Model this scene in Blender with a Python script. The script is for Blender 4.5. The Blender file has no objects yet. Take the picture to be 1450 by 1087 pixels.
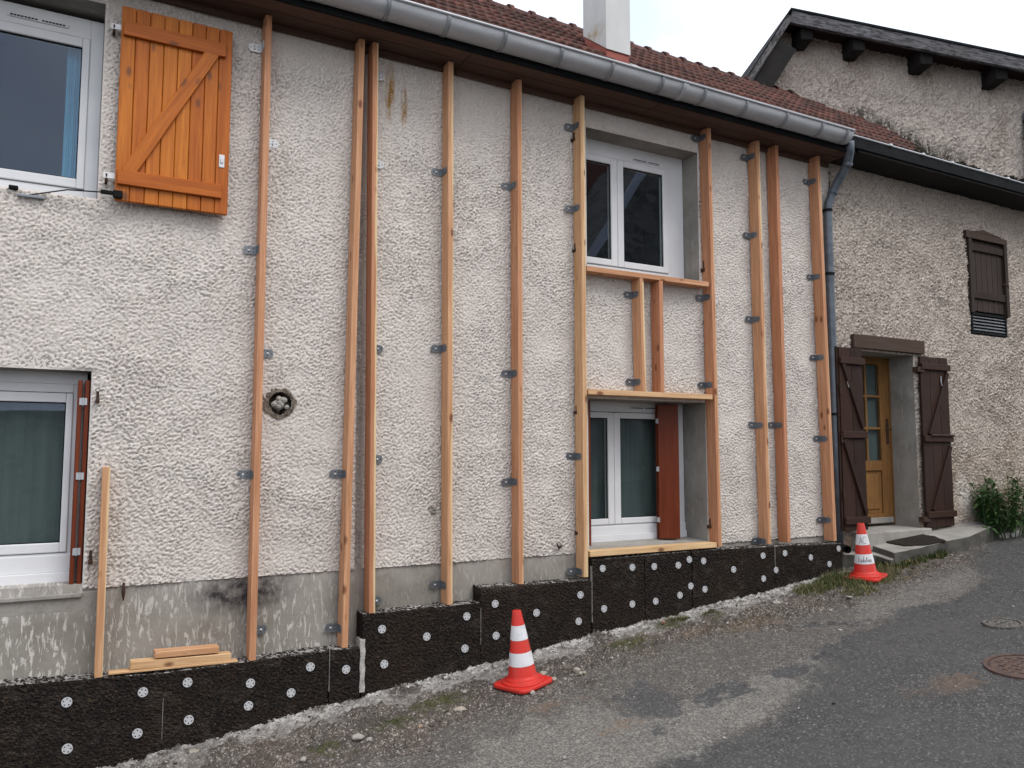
import bpy, bmesh, math, random
import numpy as np
from mathutils import Vector, Matrix

random.seed(11)
RNG = np.random.default_rng(5)
sc = bpy.context.scene
COL = sc.collection
rad = math.radians

# ------------------------------------------------------------------ camera
CAM = Vector((0.0, -5.8, 0.0))
PITCH, YAW, FPX = math.atan(97 / 1135.0), rad(28.8), 1135.0
cd = bpy.data.cameras.new("camera")
cam = bpy.data.objects.new("camera", cd)
COL.objects.link(cam)
cam.location = CAM
cam.rotation_euler = (math.pi / 2 + PITCH, 0, -YAW)
cd.sensor_width = 36
cd.lens = 36 * FPX / 1450
cd.clip_start = 0.05
cd.clip_end = 400
sc.camera = cam

# ------------------------------------------------------------------ sky, sun, exposure
SUN_EL, SUN_AZ = rad(54), rad(155)          # azimuth measured clockwise from +y
w = bpy.data.worlds.new("World")
sc.world = w
w.use_nodes = True
wn = w.node_tree
bg = wn.nodes["Background"]
sky = wn.nodes.new("ShaderNodeTexSky")
sky.sky_type = 'NISHITA'
sky.sun_disc = False
sky.sun_elevation = SUN_EL
sky.sun_rotation = SUN_AZ
tc = wn.nodes.new("ShaderNodeTexCoord")
cn = wn.nodes.new("ShaderNodeTexNoise")
cn.inputs["Scale"].default_value = 1.6
cn.inputs["Detail"].default_value = 7
cn.inputs["Roughness"].default_value = 0.55
cn.inputs["Distortion"].default_value = 0.4
cr = wn.nodes.new("ShaderNodeValToRGB")
cr.color_ramp.elements[0].position = 0.33
cr.color_ramp.elements[0].color = (0.74, 0.74, 0.74, 1)
cr.color_ramp.elements[1].position = 0.60
cr.color_ramp.elements[1].color = (1, 1, 1, 1)
n2 = wn.nodes.new("ShaderNodeTexNoise")
n2.inputs["Scale"].default_value = 2.7
n2.inputs["Detail"].default_value = 6
c2 = wn.nodes.new("ShaderNodeValToRGB")
c2.color_ramp.elements[0].position = 0.3
c2.color_ramp.elements[0].color = (6.6, 7.5, 9.2, 1)
c2.color_ramp.elements[1].position = 0.62
c2.color_ramp.elements[1].color = (13.5, 13.6, 13.8, 1)
mx = wn.nodes.new("ShaderNodeMix")
mx.data_type = 'RGBA'
wn.links.new(tc.outputs["Generated"], cn.inputs["Vector"])
wn.links.new(tc.outputs["Generated"], n2.inputs["Vector"])
wn.links.new(cn.outputs["Fac"], cr.inputs[0])
wn.links.new(n2.outputs["Fac"], c2.inputs[0])
wn.links.new(cr.outputs[0], mx.inputs[0])
wn.links.new(sky.outputs[0], mx.inputs[6])
wn.links.new(c2.outputs[0], mx.inputs[7])
wn.links.new(mx.outputs[2], bg.inputs[0])
bg.inputs[1].default_value = 0.088

sd = bpy.data.lights.new("sun", 'SUN')
sd.energy = 1.15
sd.angle = rad(28)
sd.color = (1.0, 0.96, 0.9)
sun = bpy.data.objects.new("sun", sd)
COL.objects.link(sun)
sdir = Vector((math.sin(SUN_AZ) * math.cos(SUN_EL), math.cos(SUN_AZ) * math.cos(SUN_EL), math.sin(SUN_EL)))
sun.rotation_euler = sdir.to_track_quat('Z', 'Y').to_euler()
sc.view_settings.view_transform = 'Standard'
sc.view_settings.look = 'None'
sc.view_settings.exposure = 0.66
sc.view_settings.gamma = 1.0
sc.view_settings.use_curve_mapping = False

# ------------------------------------------------------------------ measuring helpers
fwd = np.array([math.sin(YAW) * math.cos(PITCH), math.cos(YAW) * math.cos(PITCH), math.sin(PITCH)])
rgt = np.array([math.cos(YAW), -math.sin(YAW), 0.0])
upv = np.cross(rgt, fwd)


def ray(px, py):
    return fwd * FPX + rgt * (px - 725.0) - upv * (py - 543.5)


def W(px, py, y=0.0):
    """a measured sight line cut with the vertical plane y"""
    r = ray(px, py)
    return np.array(CAM) + r * ((y + 5.8) / r[1])


def PL(px, py, P0, n):
    r = ray(px, py)
    o = np.array(CAM)
    return o + r * (np.dot(np.array(P0) - o, n) / np.dot(r, n))


def gz(x, y=0.0):
    x = np.clip(x, -6.0, 16.0)
    return -1.956 + 0.12 * x - 0.00205 * x * x


def G(px, py):
    r = ray(px, py)
    o = np.array(CAM)
    a, b = 0.0005, 0.02
    for _ in range(60):
        m = (a + b) / 2
        p = o + r * m
        if p[2] > gz(p[0]):
            a = m
        else:
            b = m
    p = o + r * a
    return np.array([p[0], p[1], gz(p[0])])


# ------------------------------------------------------------------ material helpers
def nd(nt, typ, ins=None, **props):
    n = nt.nodes.new(typ)
    for k, v in props.items():
        setattr(n, k, v)
    for k, v in (ins or {}).items():
        s = n.inputs[k]
        if isinstance(v, bpy.types.NodeSocket):
            nt.links.new(v, s)
        else:
            s.default_value = v
    return n


def c4(c):
    return (c[0], c[1], c[2], 1.0)


def mixc(nt, f, a, b, blend='MIX'):
    n = nt.nodes.new("ShaderNodeMix")
    n.data_type = 'RGBA'
    n.blend_type = blend
    for i, v in ((0, f), (6, a), (7, b)):
        if isinstance(v, bpy.types.NodeSocket):
            nt.links.new(v, n.inputs[i])
        elif i == 0:
            n.inputs[0].default_value = v
        else:
            n.inputs[i].default_value = c4(v)
    return n.outputs[2]


def ramp(nt, f, stops, interp='LINEAR'):
    n = nt.nodes.new("ShaderNodeValToRGB")
    n.color_ramp.interpolation = interp
    el = n.color_ramp.elements
    while len(el) < len(stops):
        el.new(0.5)
    for e, (p, c) in zip(el, stops):
        e.position = p
        e.color = c4(c) if not isinstance(c, (int, float)) else (c, c, c, 1)
    nt.links.new(f, n.inputs[0])
    return n.outputs[0]


def mth(nt, op, a, b=0.0, clamp=False):
    n = nt.nodes.new("ShaderNodeMath")
    n.operation = op
    n.use_clamp = clamp
    for i, v in enumerate((a, b)):
        if isinstance(v, bpy.types.NodeSocket):
            nt.links.new(v, n.inputs[i])
        else:
            n.inputs[i].default_value = v
    return n.outputs[0]


def mapv(nt, v, scale=(1, 1, 1), loc=(0, 0, 0), rot=(0, 0, 0)):
    return nd(nt, "ShaderNodeMapping", {"Vector": v, "Scale": scale, "Location": loc, "Rotation": rot}).outputs[0]


def noise(nt, v, scale, detail=4.0, rough=0.55, dist=0.0):
    return nd(nt, "ShaderNodeTexNoise", {"Vector": v, "Scale": scale, "Detail": detail, "Roughness": rough, "Distortion": dist}).outputs["Fac"]


def voro(nt, v, scale, out="Distance", feature='F1', rnd=1.0):
    return nd(nt, "ShaderNodeTexVoronoi", {"Vector": v, "Scale": scale, "Randomness": rnd}, feature=feature).outputs[out]


def newmat(name, rough=0.8, spec=0.3, metal=0.0, color=(0.5, 0.5, 0.5)):
    m = bpy.data.materials.new(name)
    m.use_nodes = True
    nt = m.node_tree
    b = nt.nodes["Principled BSDF"]
    b.inputs["Roughness"].default_value = rough
    b.inputs["Specular IOR Level"].default_value = spec
    b.inputs["Metallic"].default_value = metal
    b.inputs["Base Color"].default_value = c4(color)
    return m, nt, b


def P_(nt):
    return nd(nt, "ShaderNodeNewGeometry").outputs["Position"]


def O_(nt):
    return nd(nt, "ShaderNodeTexCoord").outputs["Object"]


def setc(nt, b, c):
    nt.links.new(c, b.inputs["Base Color"])


def bump(nt, b, h, strength=0.5, dist=0.01):
    n = nd(nt, "ShaderNodeBump", {"Height": h, "Strength": strength, "Distance": dist})
    nt.links.new(n.outputs[0], b.inputs["Normal"])


def sepz(nt, v):
    return nd(nt, "ShaderNodeSeparateXYZ", {"Vector": v}).outputs


def blob(nt, p, c, r):
    """soft mask 1 at point c falling to 0 at distance r (r may be a triple)"""
    if not isinstance(r, tuple):
        r = (r, r, r)
    v = mapv(nt, p, (1 / r[0], 1 / r[1], 1 / r[2]), (-c[0] / r[0], -c[1] / r[1], -c[2] / r[2]))
    l = nd(nt, "ShaderNodeVectorMath", {0: v}, operation='LENGTH').outputs["Value"]
    return mth(nt, 'SUBTRACT', 1.0, l, True)


M = {}


def plaster(name, base, dirt, stain=None, base_rust=0.0, groove=None, speck=0.0):
    m, nt, b = newmat(name, 0.93, 0.15)
    p = P_(nt)
    n = noise(nt, p, 1.3, 5, 0.6)
    c = mixc(nt, ramp(nt, n, [(0.3, 0.0), (0.72, 0.55)]), base, dirt)
    f = noise(nt, p, 55, 3, 0.7)
    c = mixc(nt, ramp(nt, f, [(0.32, 0.32), (0.6, 0.0)]), c, [d * 0.72 for d in dirt])
    g = noise(nt, mapv(nt, p, (2.2, 2.2, 0.45)), 1.6, 4, 0.6)
    c = mixc(nt, ramp(nt, g, [(0.5, 0.0), (0.8, 0.22)]), c, [base[0] * 0.62, base[1] * 0.60, base[2] * 0.59])
    if stain:
        for (cc, rr, col, amt) in stain:
            k = blob(nt, p, cc, rr)
            br = noise(nt, mapv(nt, p, (14, 14, 2.5)), 1.8, 4, 0.7)
            k = mth(nt, 'MULTIPLY', mth(nt, 'MULTIPLY', k, ramp(nt, br, [(0.42, 0.1), (0.6, 1.0)])), amt, True)
            c = mixc(nt, k, c, col)
    if speck:
        sv = nd(nt, "ShaderNodeTexVoronoi", {"Vector": mapv(nt, p, (1, 1, .7), rot=(0, .7, 0)), "Scale": 62.0}, feature='F1')
        sc_ = sepz(nt, sv.outputs["Color"])[0]
        c = mixc(nt, mth(nt, 'MULTIPLY', ramp(nt, sc_, [(0.70, 0.0), (0.86, 1.0)]), speck), c, (0.15, 0.125, 0.105))
        c = mixc(nt, mth(nt, 'MULTIPLY', ramp(nt, sc_, [(0.08, 1.0), (0.25, 0.0)]), speck * .7), c, (0.70, 0.64, 0.58))
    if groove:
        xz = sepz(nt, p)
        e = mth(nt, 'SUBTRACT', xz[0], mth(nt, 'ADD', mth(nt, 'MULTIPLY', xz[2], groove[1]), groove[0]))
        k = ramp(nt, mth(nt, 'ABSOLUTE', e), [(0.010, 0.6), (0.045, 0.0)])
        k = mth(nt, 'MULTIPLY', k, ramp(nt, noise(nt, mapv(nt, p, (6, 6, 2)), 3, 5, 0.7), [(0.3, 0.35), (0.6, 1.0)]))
        c = mixc(nt, k, c, (0.20, 0.155, 0.13))  # brown dirt and the recess's shadow band, both painted along the wall joint
    if base_rust:
        z = sepz(nt, p)[2]
        k = nd(nt, "ShaderNodeMapRange", {"Value": z, "From Min": 0.4, "From Max": -0.95, "To Min": 0.0, "To Max": base_rust}).outputs[0]
        br = noise(nt, p, 2.2, 5, 0.65)
        k = mth(nt, 'MULTIPLY', k, ramp(nt, br, [(0.4, 0.0), (0.65, 1.0)]), True)
        c = mixc(nt, k, c, (0.30, 0.19, 0.105))
    setc(nt, b, c)
    bump(nt, b, mth(nt, 'ADD', noise(nt, mapv(nt, p, (1, 1, 1.5), rot=(0, 0.6, 0)), 62, 4, 0.75, 0.6), mth(nt, 'MULTIPLY', noise(nt, p, 170, 3, 0.7), 0.4)), 0.5, 0.010)
    return m


so = W(552, 130)
so2 = W(572, 150)
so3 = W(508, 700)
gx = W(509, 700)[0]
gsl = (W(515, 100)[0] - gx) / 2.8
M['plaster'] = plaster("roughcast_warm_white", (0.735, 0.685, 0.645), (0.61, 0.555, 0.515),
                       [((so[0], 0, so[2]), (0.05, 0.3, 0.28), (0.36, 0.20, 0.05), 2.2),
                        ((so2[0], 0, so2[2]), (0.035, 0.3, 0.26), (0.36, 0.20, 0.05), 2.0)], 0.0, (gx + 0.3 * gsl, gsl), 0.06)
M['plaster_b'] = plaster("roughcast_grey_tan", (0.585, 0.52, 0.465), (0.455, 0.39, 0.34),
                         [((W(1368, 702)[0], 0, W(1368, 702)[2]), (.26, .3, .24), (0.66, 0.62, 0.58), 2.6)], 0.9, None, 0.42)
M['plaster_c'] = plaster("roughcast_pale_gable", (0.60, 0.535, 0.485), (0.48, 0.42, 0.375),
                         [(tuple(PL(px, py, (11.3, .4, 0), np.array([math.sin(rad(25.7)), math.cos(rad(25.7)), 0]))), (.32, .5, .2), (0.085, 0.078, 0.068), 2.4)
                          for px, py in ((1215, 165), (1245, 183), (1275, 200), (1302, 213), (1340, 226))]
                         + [(tuple(PL(px, py, (11.3, .4, 0), np.array([math.sin(rad(25.7)), math.cos(rad(25.7)), 0]))), (.22, .5, .42), (0.22, 0.17, 0.13), 0.9)
                            for px, py in ((1215, 85), (1312, 105), (1420, 190))], 0.0, None, 0.35)

# cement reveals
m, nt, b = newmat("cement_render", 0.9, 0.2)
p = P_(nt)
n = noise(nt, p, 3.0, 6, 0.65)
c = ramp(nt, n, [(0.3, (0.20, 0.19, 0.17)), (0.7, (0.34, 0.325, 0.30))])
c = mixc(nt, ramp(nt, noise(nt, mapv(nt, p, (9, 9, 1.6)), 3.0, 4, 0.7), [(0.58, 0.0), (0.7, 0.5)]), c, (0.46, 0.44, 0.42))
setc(nt, b, c)
bump(nt, b, noise(nt, p, 45, 5, 0.7), 0.4, 0.01)
M['cement'] = m

# painted plinth, lime runs over cement
m, nt, b = newmat("plinth_cement_with_lime_runs", 0.9, 0.2)
p = P_(nt)
c = ramp(nt, noise(nt, p, 2.2, 6, 0.65), [(0.3, (0.20, 0.183, 0.158)), (0.72, (0.36, 0.34, 0.31))])
x = sepz(nt, p)
d1 = noise(nt, mapv(nt, p, (13, 1, 3.0), rot=(0, 0.12, 0)), 2.6, 5, 0.72, 0.7)
k1 = ramp(nt, d1, [(0.53, 0.0), (0.585, 0.9)])
lowx = nd(nt, "ShaderNodeMapRange", {"Value": x[0], "From Min": 1.55, "From Max": 2.0, "To Min": 1.0, "To Max": 0.25}).outputs[0]
zone = ramp(nt, noise(nt, p, 1.2, 3, 0.6), [(0.35, 0.35), (0.6, 1.0)])
c = mixc(nt, mth(nt, 'MULTIPLY', mth(nt, 'MULTIPLY', k1, lowx), zone), c, (0.66, 0.625, 0.585))
topw = nd(nt, "ShaderNodeMapRange", {"Value": x[2], "From Min": -1.05, "From Max": -0.86, "To Min": 0.0, "To Max": 0.55}).outputs[0]
c = mixc(nt, mth(nt, 'MULTIPLY', topw, ramp(nt, noise(nt, p, 6, 5, 0.7), [(0.4, 0.2), (0.65, 1.0)])), c, (0.50, 0.465, 0.445))
st = W(345, 838)
k = blob(nt, p, (st[0], 0, st[2]), (0.42, 0.4, 0.17))
k = mth(nt, 'MULTIPLY', k, ramp(nt, noise(nt, p, 9, 5, 0.7), [(0.35, 0.4), (0.65, 2.0)]), True)
c = mixc(nt, k, c, (0.045, 0.04, 0.042))
setc(nt, b, c)
bump(nt, b, mth(nt, 'ADD', noise(nt, p, 40, 5, 0.7), k1), 0.4, 0.008)
M['plinth'] = m

m, nt, b = newmat("concrete_pale", 0.92, 0.2)
p = P_(nt)
c = ramp(nt, noise(nt, p, 2.5, 7, 0.7), [(0.28, (0.21, 0.195, 0.175)), (0.7, (0.42, 0.40, 0.37))])
c = mixc(nt, ramp(nt, noise(nt, p, 60, 2, 0.6), [(0.6, 0.0), (0.7, 0.4)]), c, (0.13, 0.12, 0.11))
setc(nt, b, c)
bump(nt, b, noise(nt, p, 50, 5, 0.75), 0.5, 0.012)
M['concrete'] = m

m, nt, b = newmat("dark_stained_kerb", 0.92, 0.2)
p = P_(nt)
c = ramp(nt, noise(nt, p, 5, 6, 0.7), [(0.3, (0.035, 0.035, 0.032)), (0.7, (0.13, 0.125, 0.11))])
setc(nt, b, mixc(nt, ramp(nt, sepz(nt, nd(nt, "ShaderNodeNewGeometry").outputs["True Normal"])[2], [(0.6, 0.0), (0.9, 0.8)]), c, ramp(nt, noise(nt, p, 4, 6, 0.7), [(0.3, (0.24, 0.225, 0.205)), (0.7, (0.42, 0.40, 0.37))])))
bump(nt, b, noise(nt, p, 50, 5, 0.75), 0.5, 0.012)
M['kerb'] = m

m, nt, b = newmat("broken_brown_mortar", 0.95, 0.1)
p = P_(nt)
setc(nt, b, ramp(nt, noise(nt, p, 28, 5, 0.75), [(0.34, (0.035, 0.028, 0.023)), (0.5, (0.17, 0.14, 0.115)), (0.68, (0.38, 0.33, 0.28))]))
bump(nt, b, noise(nt, p, 60, 5, 0.75), 0.8, 0.015)
M['hole_mortar'] = m

m, nt, b = newmat("mortar_lime_white", 0.95, 0.1)
p = P_(nt)
setc(nt, b, ramp(nt, noise(nt, p, 30, 6, 0.7), [(0.3, (0.28, 0.27, 0.26)), (0.65, (0.58, 0.56, 0.54))]))
bump(nt, b, noise(nt, p, 70, 5, 0.75), 0.7, 0.02)
M['mortar'] = m


def zinc(name, c0, c1, rough, metal):
    m, nt, b = newmat(name, rough, 0.5, metal)
    p = P_(nt)
    n = noise(nt, mapv(nt, p, (0.8, 3, 3)), 4, 6, 0.65)
    setc(nt, b, ramp(nt, n, [(0.3, c0), (0.7, c1)]))
    r = ramp(nt, noise(nt, p, 11, 4, 0.6), [(0.3, rough - 0.08), (0.7, rough + 0.12)])
    nt.links.new(r, b.inputs["Roughness"])
    return m


M['zinc'] = zinc("weathered_zinc", (0.37, 0.39, 0.42), (0.48, 0.50, 0.53), 0.48, 0.3)
M['zinc_dark'] = zinc("dark_old_zinc", (0.008, 0.009, 0.010), (0.016, 0.018, 0.020), 0.8, 0.0)
M['zinc_dark'].node_tree.nodes['Principled BSDF'].inputs['Specular IOR Level'].default_value = 0.08
M['pipe_blue'] = zinc("bluish_zinc_pipe", (0.075, 0.092, 0.115), (0.135, 0.16, 0.195), 0.5, 0.3)
M['zinc_mid'] = zinc("zinc_bracket", (0.20, 0.215, 0.235), (0.29, 0.305, 0.325), 0.5, 0.3)
M['steel'] = zinc("galvanised_steel", (0.13, 0.145, 0.165), (0.26, 0.28, 0.305), 0.42, 0.6)
M['steel_bright'] = zinc("bright_zinc_plate", (0.52, 0.53, 0.55), (0.68, 0.69, 0.70), 0.4, 0.3)

m, nt, b = newmat("black_hole", 0.9, 0.1, 0, (0.012, 0.012, 0.013))
M['black'] = m
m, nt, b = newmat("rusty_iron", 0.85, 0.3)
setc(nt, b, ramp(nt, noise(nt, P_(nt), 30, 4, 0.7), [(0.35, (0.022, 0.018, 0.017)), (0.7, (0.09, 0.04, 0.022))]))
M['iron'] = m

# terracotta roof tiles: each tile its own shade
m, nt, b = newmat("terracotta_tile", 0.85, 0.25)
p = P_(nt)
rnd = nd(nt, "ShaderNodeObjectInfo").outputs["Random"]
c = ramp(nt, rnd, [(0.0, (0.072, 0.034, 0.028)), (0.45, (0.118, 0.050, 0.040)), (0.8, (0.165, 0.066, 0.050)), (1.0, (0.085, 0.048, 0.041))])
c = mixc(nt, ramp(nt, noise(nt, p, 14, 5, 0.7), [(0.42, 0.0), (0.66, 0.85)]), c, (0.040, 0.033, 0.030))
c = mixc(nt, ramp(nt, noise(nt, p, 38, 3, 0.7), [(0.66, 0.0), (0.75, 0.55)]), c, (0.30, 0.27, 0.23))
setc(nt, b, c)
bump(nt, b, noise(nt, p, 60, 4, 0.7), 0.4, 0.006)
M['tile'] = m


# timber: grain along local z, tint and sapwood per object
def timber_mat(name, stops, rough=0.62, sap=(0.72, 0.54, 0.32), knots=True, grime=0.0, gs=1.0, flecks=0.0):
    m, nt, b = newmat(name, rough, 0.25)
    o = O_(nt)
    oi = nd(nt, "ShaderNodeObjectInfo")
    off = nd(nt, "ShaderNodeVectorMath", {0: o, 1: oi.outputs["Random"]}, operation='ADD')
    r10 = mth(nt, 'MULTIPLY', oi.outputs["Random"], 37.0)
    comb = nd(nt, "ShaderNodeCombineXYZ", {"X": r10, "Y": r10, "Z": r10}).outputs[0]
    v = nd(nt, "ShaderNodeVectorMath", {0: o, 1: comb}, operation='ADD').outputs[0]
    tint = nd(nt, "ShaderNodeAttribute", attribute_type='OBJECT', attribute_name="tint").outputs["Fac"]
    g1 = noise(nt, mapv(nt, v, (22 * gs, 22 * gs, 0.9)), 2.2, 6, 0.65, 0.35)
    g2 = noise(nt, mapv(nt, v, (90 * gs, 90 * gs, 2.0)), 2.0, 3, 0.6)
    base = ramp(nt, tint, stops)
    dark = mixc(nt, 1.0, base, (0.60, 0.47, 0.37), 'MULTIPLY')
    c = mixc(nt, ramp(nt, g1, [(0.35, 0.8), (0.65, 0.0)]), base, dark)
    c = mixc(nt, ramp(nt, g2, [(0.3, 0.5), (0.55, 0.0)]), c, dark)
    if sap:
        sa = nd(nt, "ShaderNodeAttribute", attribute_type='OBJECT', attribute_name="sap").outputs["Fac"]
        xx = sepz(nt, o)
        e = mth(nt, 'ADD', mth(nt, 'MULTIPLY', xx[0], 40.0), mth(nt, 'MULTIPLY', xx[1], -8.0))
        wv = noise(nt, mapv(nt, v, (3, 3, 0.8)), 1.2, 2, 0.5)
        e = mth(nt, 'ADD', e, mth(nt, 'MULTIPLY', mth(nt, 'SUBTRACT', wv, 0.5), 2.4))
        k = ramp(nt, mth(nt, 'ADD', mth(nt, 'MULTIPLY', e, 0.5), 0.0), [(0.36, 0.0), (0.52, 1.0)])
        c = mixc(nt, mth(nt, 'MULTIPLY', k, sa), c, mixc(nt, ramp(nt, g1, [(0.3, 0.5), (0.6, 0.0)]), sap, [s * 0.8 for s in sap]))
    if knots:
        kv = nd(nt, "ShaderNodeTexVoronoi", {"Vector": mapv(nt, v, (10, 10, 5.0)), "Scale": 1.0}, feature='F1')
        kn = ramp(nt, kv.outputs["Distance"], [(0.11, 1.0), (0.23, 0.0)])
        gate = ramp(nt, sepz(nt, kv.outputs["Color"])[0], [(0.5, 0.0), (0.55, 1.0)])
        c = mixc(nt, mth(nt, 'MULTIPLY', mth(nt, 'MULTIPLY', kn, gate), 0.85), c, (0.15, 0.05, 0.022))
    if grime:
        gr = noise(nt, P_(nt), 3.5, 5, 0.7)
        c = mixc(nt, ramp(nt, gr, [(0.45, 0.0), (0.75, grime)]), c, (0.05, 0.04, 0.035))
    if flecks:
        fk = noise(nt, mapv(nt, v, (30, 30, 6)), 1.3, 5, 0.75, 0.5)
        c = mixc(nt, ramp(nt, fk, [(0.46, 0.0), (0.58, flecks)]), c, (0.018, 0.018, 0.02))
        c = mixc(nt, ramp(nt, noise(nt, mapv(nt, v, (45, 45, 4)), 1.1, 4, 0.7), [(0.60, 0.0), (0.70, 0.6)]), c, (0.30, 0.30, 0.31))
    setc(nt, b, c)
    bump(nt, b, mth(nt, 'ADD', g1, g2), 0.22, 0.003)
    return m


M['timber'] = timber_mat("douglas_timber", [(0.0, (0.55, 0.24, 0.14)), (0.5, (0.66, 0.385, 0.225)), (1.0, (0.80, 0.59, 0.34))])
M['stained'] = timber_mat("orange_stained_pine", [(0.0, (0.48, 0.130, 0.014)), (1.0, (0.66, 0.23, 0.028))], 0.45, None)
M['dark_wood'] = timber_mat("dark_brown_weathered_wood", [(0.0, (0.021, 0.0095, 0.0060)), (1.0, (0.040, 0.0165, 0.0100))], 0.7, None, False, 0.25)
M['grey_wood'] = timber_mat("faded_brown_boards", [(0.0, (0.034, 0.024, 0.021)), (1.0, (0.046, 0.031, 0.027))], 0.75, None, False, 0.4)
M['red_wood'] = timber_mat("red_brown_varnished_wood", [(0.0, (0.155, 0.031, 0.011)), (1.0, (0.185, 0.040, 0.014))], 0.45, None, False, 0.0)
M['door_wood'] = timber_mat("ochre_door_wood", [(0.0, (0.22, 0.112, 0.035)), (1.0, (0.29, 0.155, 0.055))], 0.6, None, False, 0.35)
M['soffit'] = timber_mat("brown_soffit_boards", [(0.0, (0.095, 0.058, 0.046)), (1.0, (0.135, 0.080, 0.062))], 0.75, None, False, 0.45)
M['barge'] = timber_mat("blackened_weathered_beam", [(0.0, (0.14, 0.15, 0.175)), (1.0, (0.20, 0.212, 0.24))], 0.85, None, False, 0.35, 0.8, 0.85)
M['old_beam'] = timber_mat("black_beam_and_shade", [(0.0, (0.011, 0.011, 0.012)), (1.0, (0.018, 0.018, 0.020))], 0.85, None, False, 0.4, 0.5)  # black for purlin ends, and for shade painted under eave and verge
M['lintel'] = timber_mat("brown_painted_beam", [(0.0, (0.068, 0.043, 0.031)), (1.0, (0.078, 0.050, 0.036))], 0.7, None, False, 0.3)

m, nt, b = newmat("white_pvc", 0.35, 0.5)
setc(nt, b, ramp(nt, noise(nt, P_(nt), 4, 5, 0.6), [(0.3, (0.66, 0.67, 0.70)), (0.7, (0.74, 0.75, 0.77))]))
M['pvc'] = m

m = bpy.data.materials.new("window_glass")
m.use_nodes = True
nt = m.node_tree
nt.nodes.remove(nt.nodes["Principled BSDF"])
fr = nd(nt, "ShaderNodeFresnel", {"IOR": 1.75})
tr = nd(nt, "ShaderNodeBsdfTransparent", {"Color": (0.86, 0.90, 0.89, 1)})
wob = nd(nt, "ShaderNodeBump", {"Height": noise(nt, P_(nt), 1.7, 1, 0.4), "Strength": 0.012, "Distance": 0.05})
gl = nd(nt, "ShaderNodeBsdfGlossy", {"Roughness": 0.01, "Normal": wob.outputs[0], "Color": (0.66, 0.78, 1.0, 1)})
bf = nd(nt, "ShaderNodeNewGeometry").outputs["Backfacing"]
ms = nd(nt, "ShaderNodeMixShader", {0: mth(nt, 'MULTIPLY', fr.outputs[0], mth(nt, 'SUBTRACT', 1.0, bf)), 1: tr.outputs[0], 2: gl.outputs[0]})
nt.links.new(ms.outputs[0], nt.nodes["Material Output"].inputs[0])
M['glass'] = m
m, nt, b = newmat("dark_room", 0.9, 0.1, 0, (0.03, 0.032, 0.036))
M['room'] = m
m, nt, b = newmat("grey_net_curtain", 0.9, 0.1)
p = P_(nt)
setc(nt, b, ramp(nt, noise(nt, mapv(nt, p, (14, 14, 0.6)), 2, 3, 0.6), [(0.3, (0.11, 0.13, 0.132)), (0.7, (0.15, 0.172, 0.173))]))
M['curtain'] = m
m, nt, b = newmat("blue_curtain", 0.9, 0.1, 0, (0.16, 0.42, 0.62))
M['curtain_blue'] = m

# expanded cork
m, nt, b = newmat("black_expanded_cork", 0.95, 0.12)
p = P_(nt)
v1 = nd(nt, "ShaderNodeTexVoronoi", {"Vector": p, "Scale": 115.0}, feature='F1')
ch = sepz(nt, v1.outputs["Color"])[0]
c = ramp(nt, ch, [(0.0, (0.010, 0.009, 0.009)), (0.7, (0.022, 0.018, 0.016)), (0.93, (0.040, 0.029, 0.022)), (1.0, (0.062, 0.043, 0.03))])
c = mixc(nt, ramp(nt, noise(nt, p, 1.6, 5, 0.6), [(0.45, 0.0), (0.75, 0.5)]), c, (0.042, 0.027, 0.018))
nz = sepz(nt, nd(nt, "ShaderNodeNewGeometry").outputs["True Normal"])[2]
du = mth(nt, 'MULTIPLY', ramp(nt, nz, [(0.86, 0.0), (0.95, 1.0)]), ramp(nt, noise(nt, p, 14, 6, 0.75), [(0.38, 0.0), (0.58, 0.95)]))
c = mixc(nt, ramp(nt, noise(nt, mapv(nt, p, (1, 1, 1.6)), 5.5, 7, 0.75), [(0.52, 0.0), (0.74, 0.32)]), c, (0.15, 0.13, 0.112))
c = mixc(nt, du, c, (0.47, 0.455, 0.44))
setc(nt, b, c)
bump(nt, b, v1.outputs["Distance"], 0.9, 0.008)
M['cork'] = m

m, nt, b = newmat("white_plastic_anchor", 0.5, 0.3, 0, (0.50, 0.51, 0.53))
M['anchor'] = m
m, nt, b = newmat("cone_red_plastic", 0.5, 0.4)
p = P_(nt)
c = mixc(nt, ramp(nt, noise(nt, p, 9, 5, 0.7), [(0.45, 0.0), (0.7, 0.7)]), (0.58, 0.026, 0.017), (0.40, 0.06, 0.045))
c = mixc(nt, ramp(nt, noise(nt, p, 45, 4, 0.75), [(0.62, 0.0), (0.72, 0.4)]), c, (0.30, 0.15, 0.12))
setc(nt, b, c)
M['cone_red'] = m
m, nt, b = newmat("cone_white_sleeve", 0.4, 0.5)
p = P_(nt)
c = mixc(nt, ramp(nt, noise(nt, p, 12, 5, 0.75), [(0.48, 0.0), (0.72, 0.6)]), (0.72, 0.73, 0.76), (0.36, 0.36, 0.37))
setc(nt, b, c)
M['cone_white'] = m
m, nt, b = newmat("black_marker_ink", 0.6, 0.3, 0, (0.02, 0.02, 0.03))
M['ink'] = m
m, nt, b = newmat("chimney_cladding", 0.5, 0.4)
p = P_(nt)
z = sepz(nt, p)[2]
c = ramp(nt, noise(nt, mapv(nt, p, (3, 3, 1)), 2, 5, 0.65), [(0.3, (0.50, 0.505, 0.50)), (0.7, (0.57, 0.575, 0.57))])
cw = W(835, 52, 0.45)
k = mth(nt, 'MULTIPLY', blob(nt, p, (cw[0], cw[1], cw[2]), (0.2, 0.3, 0.12)), ramp(nt, noise(nt, p, 14, 4, 0.7), [(0.4, 0.0), (0.65, 1.3)]), True)
c = mixc(nt, k, c, (0.34, 0.25, 0.12))
setc(nt, b, c)
M['clad'] = m
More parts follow.
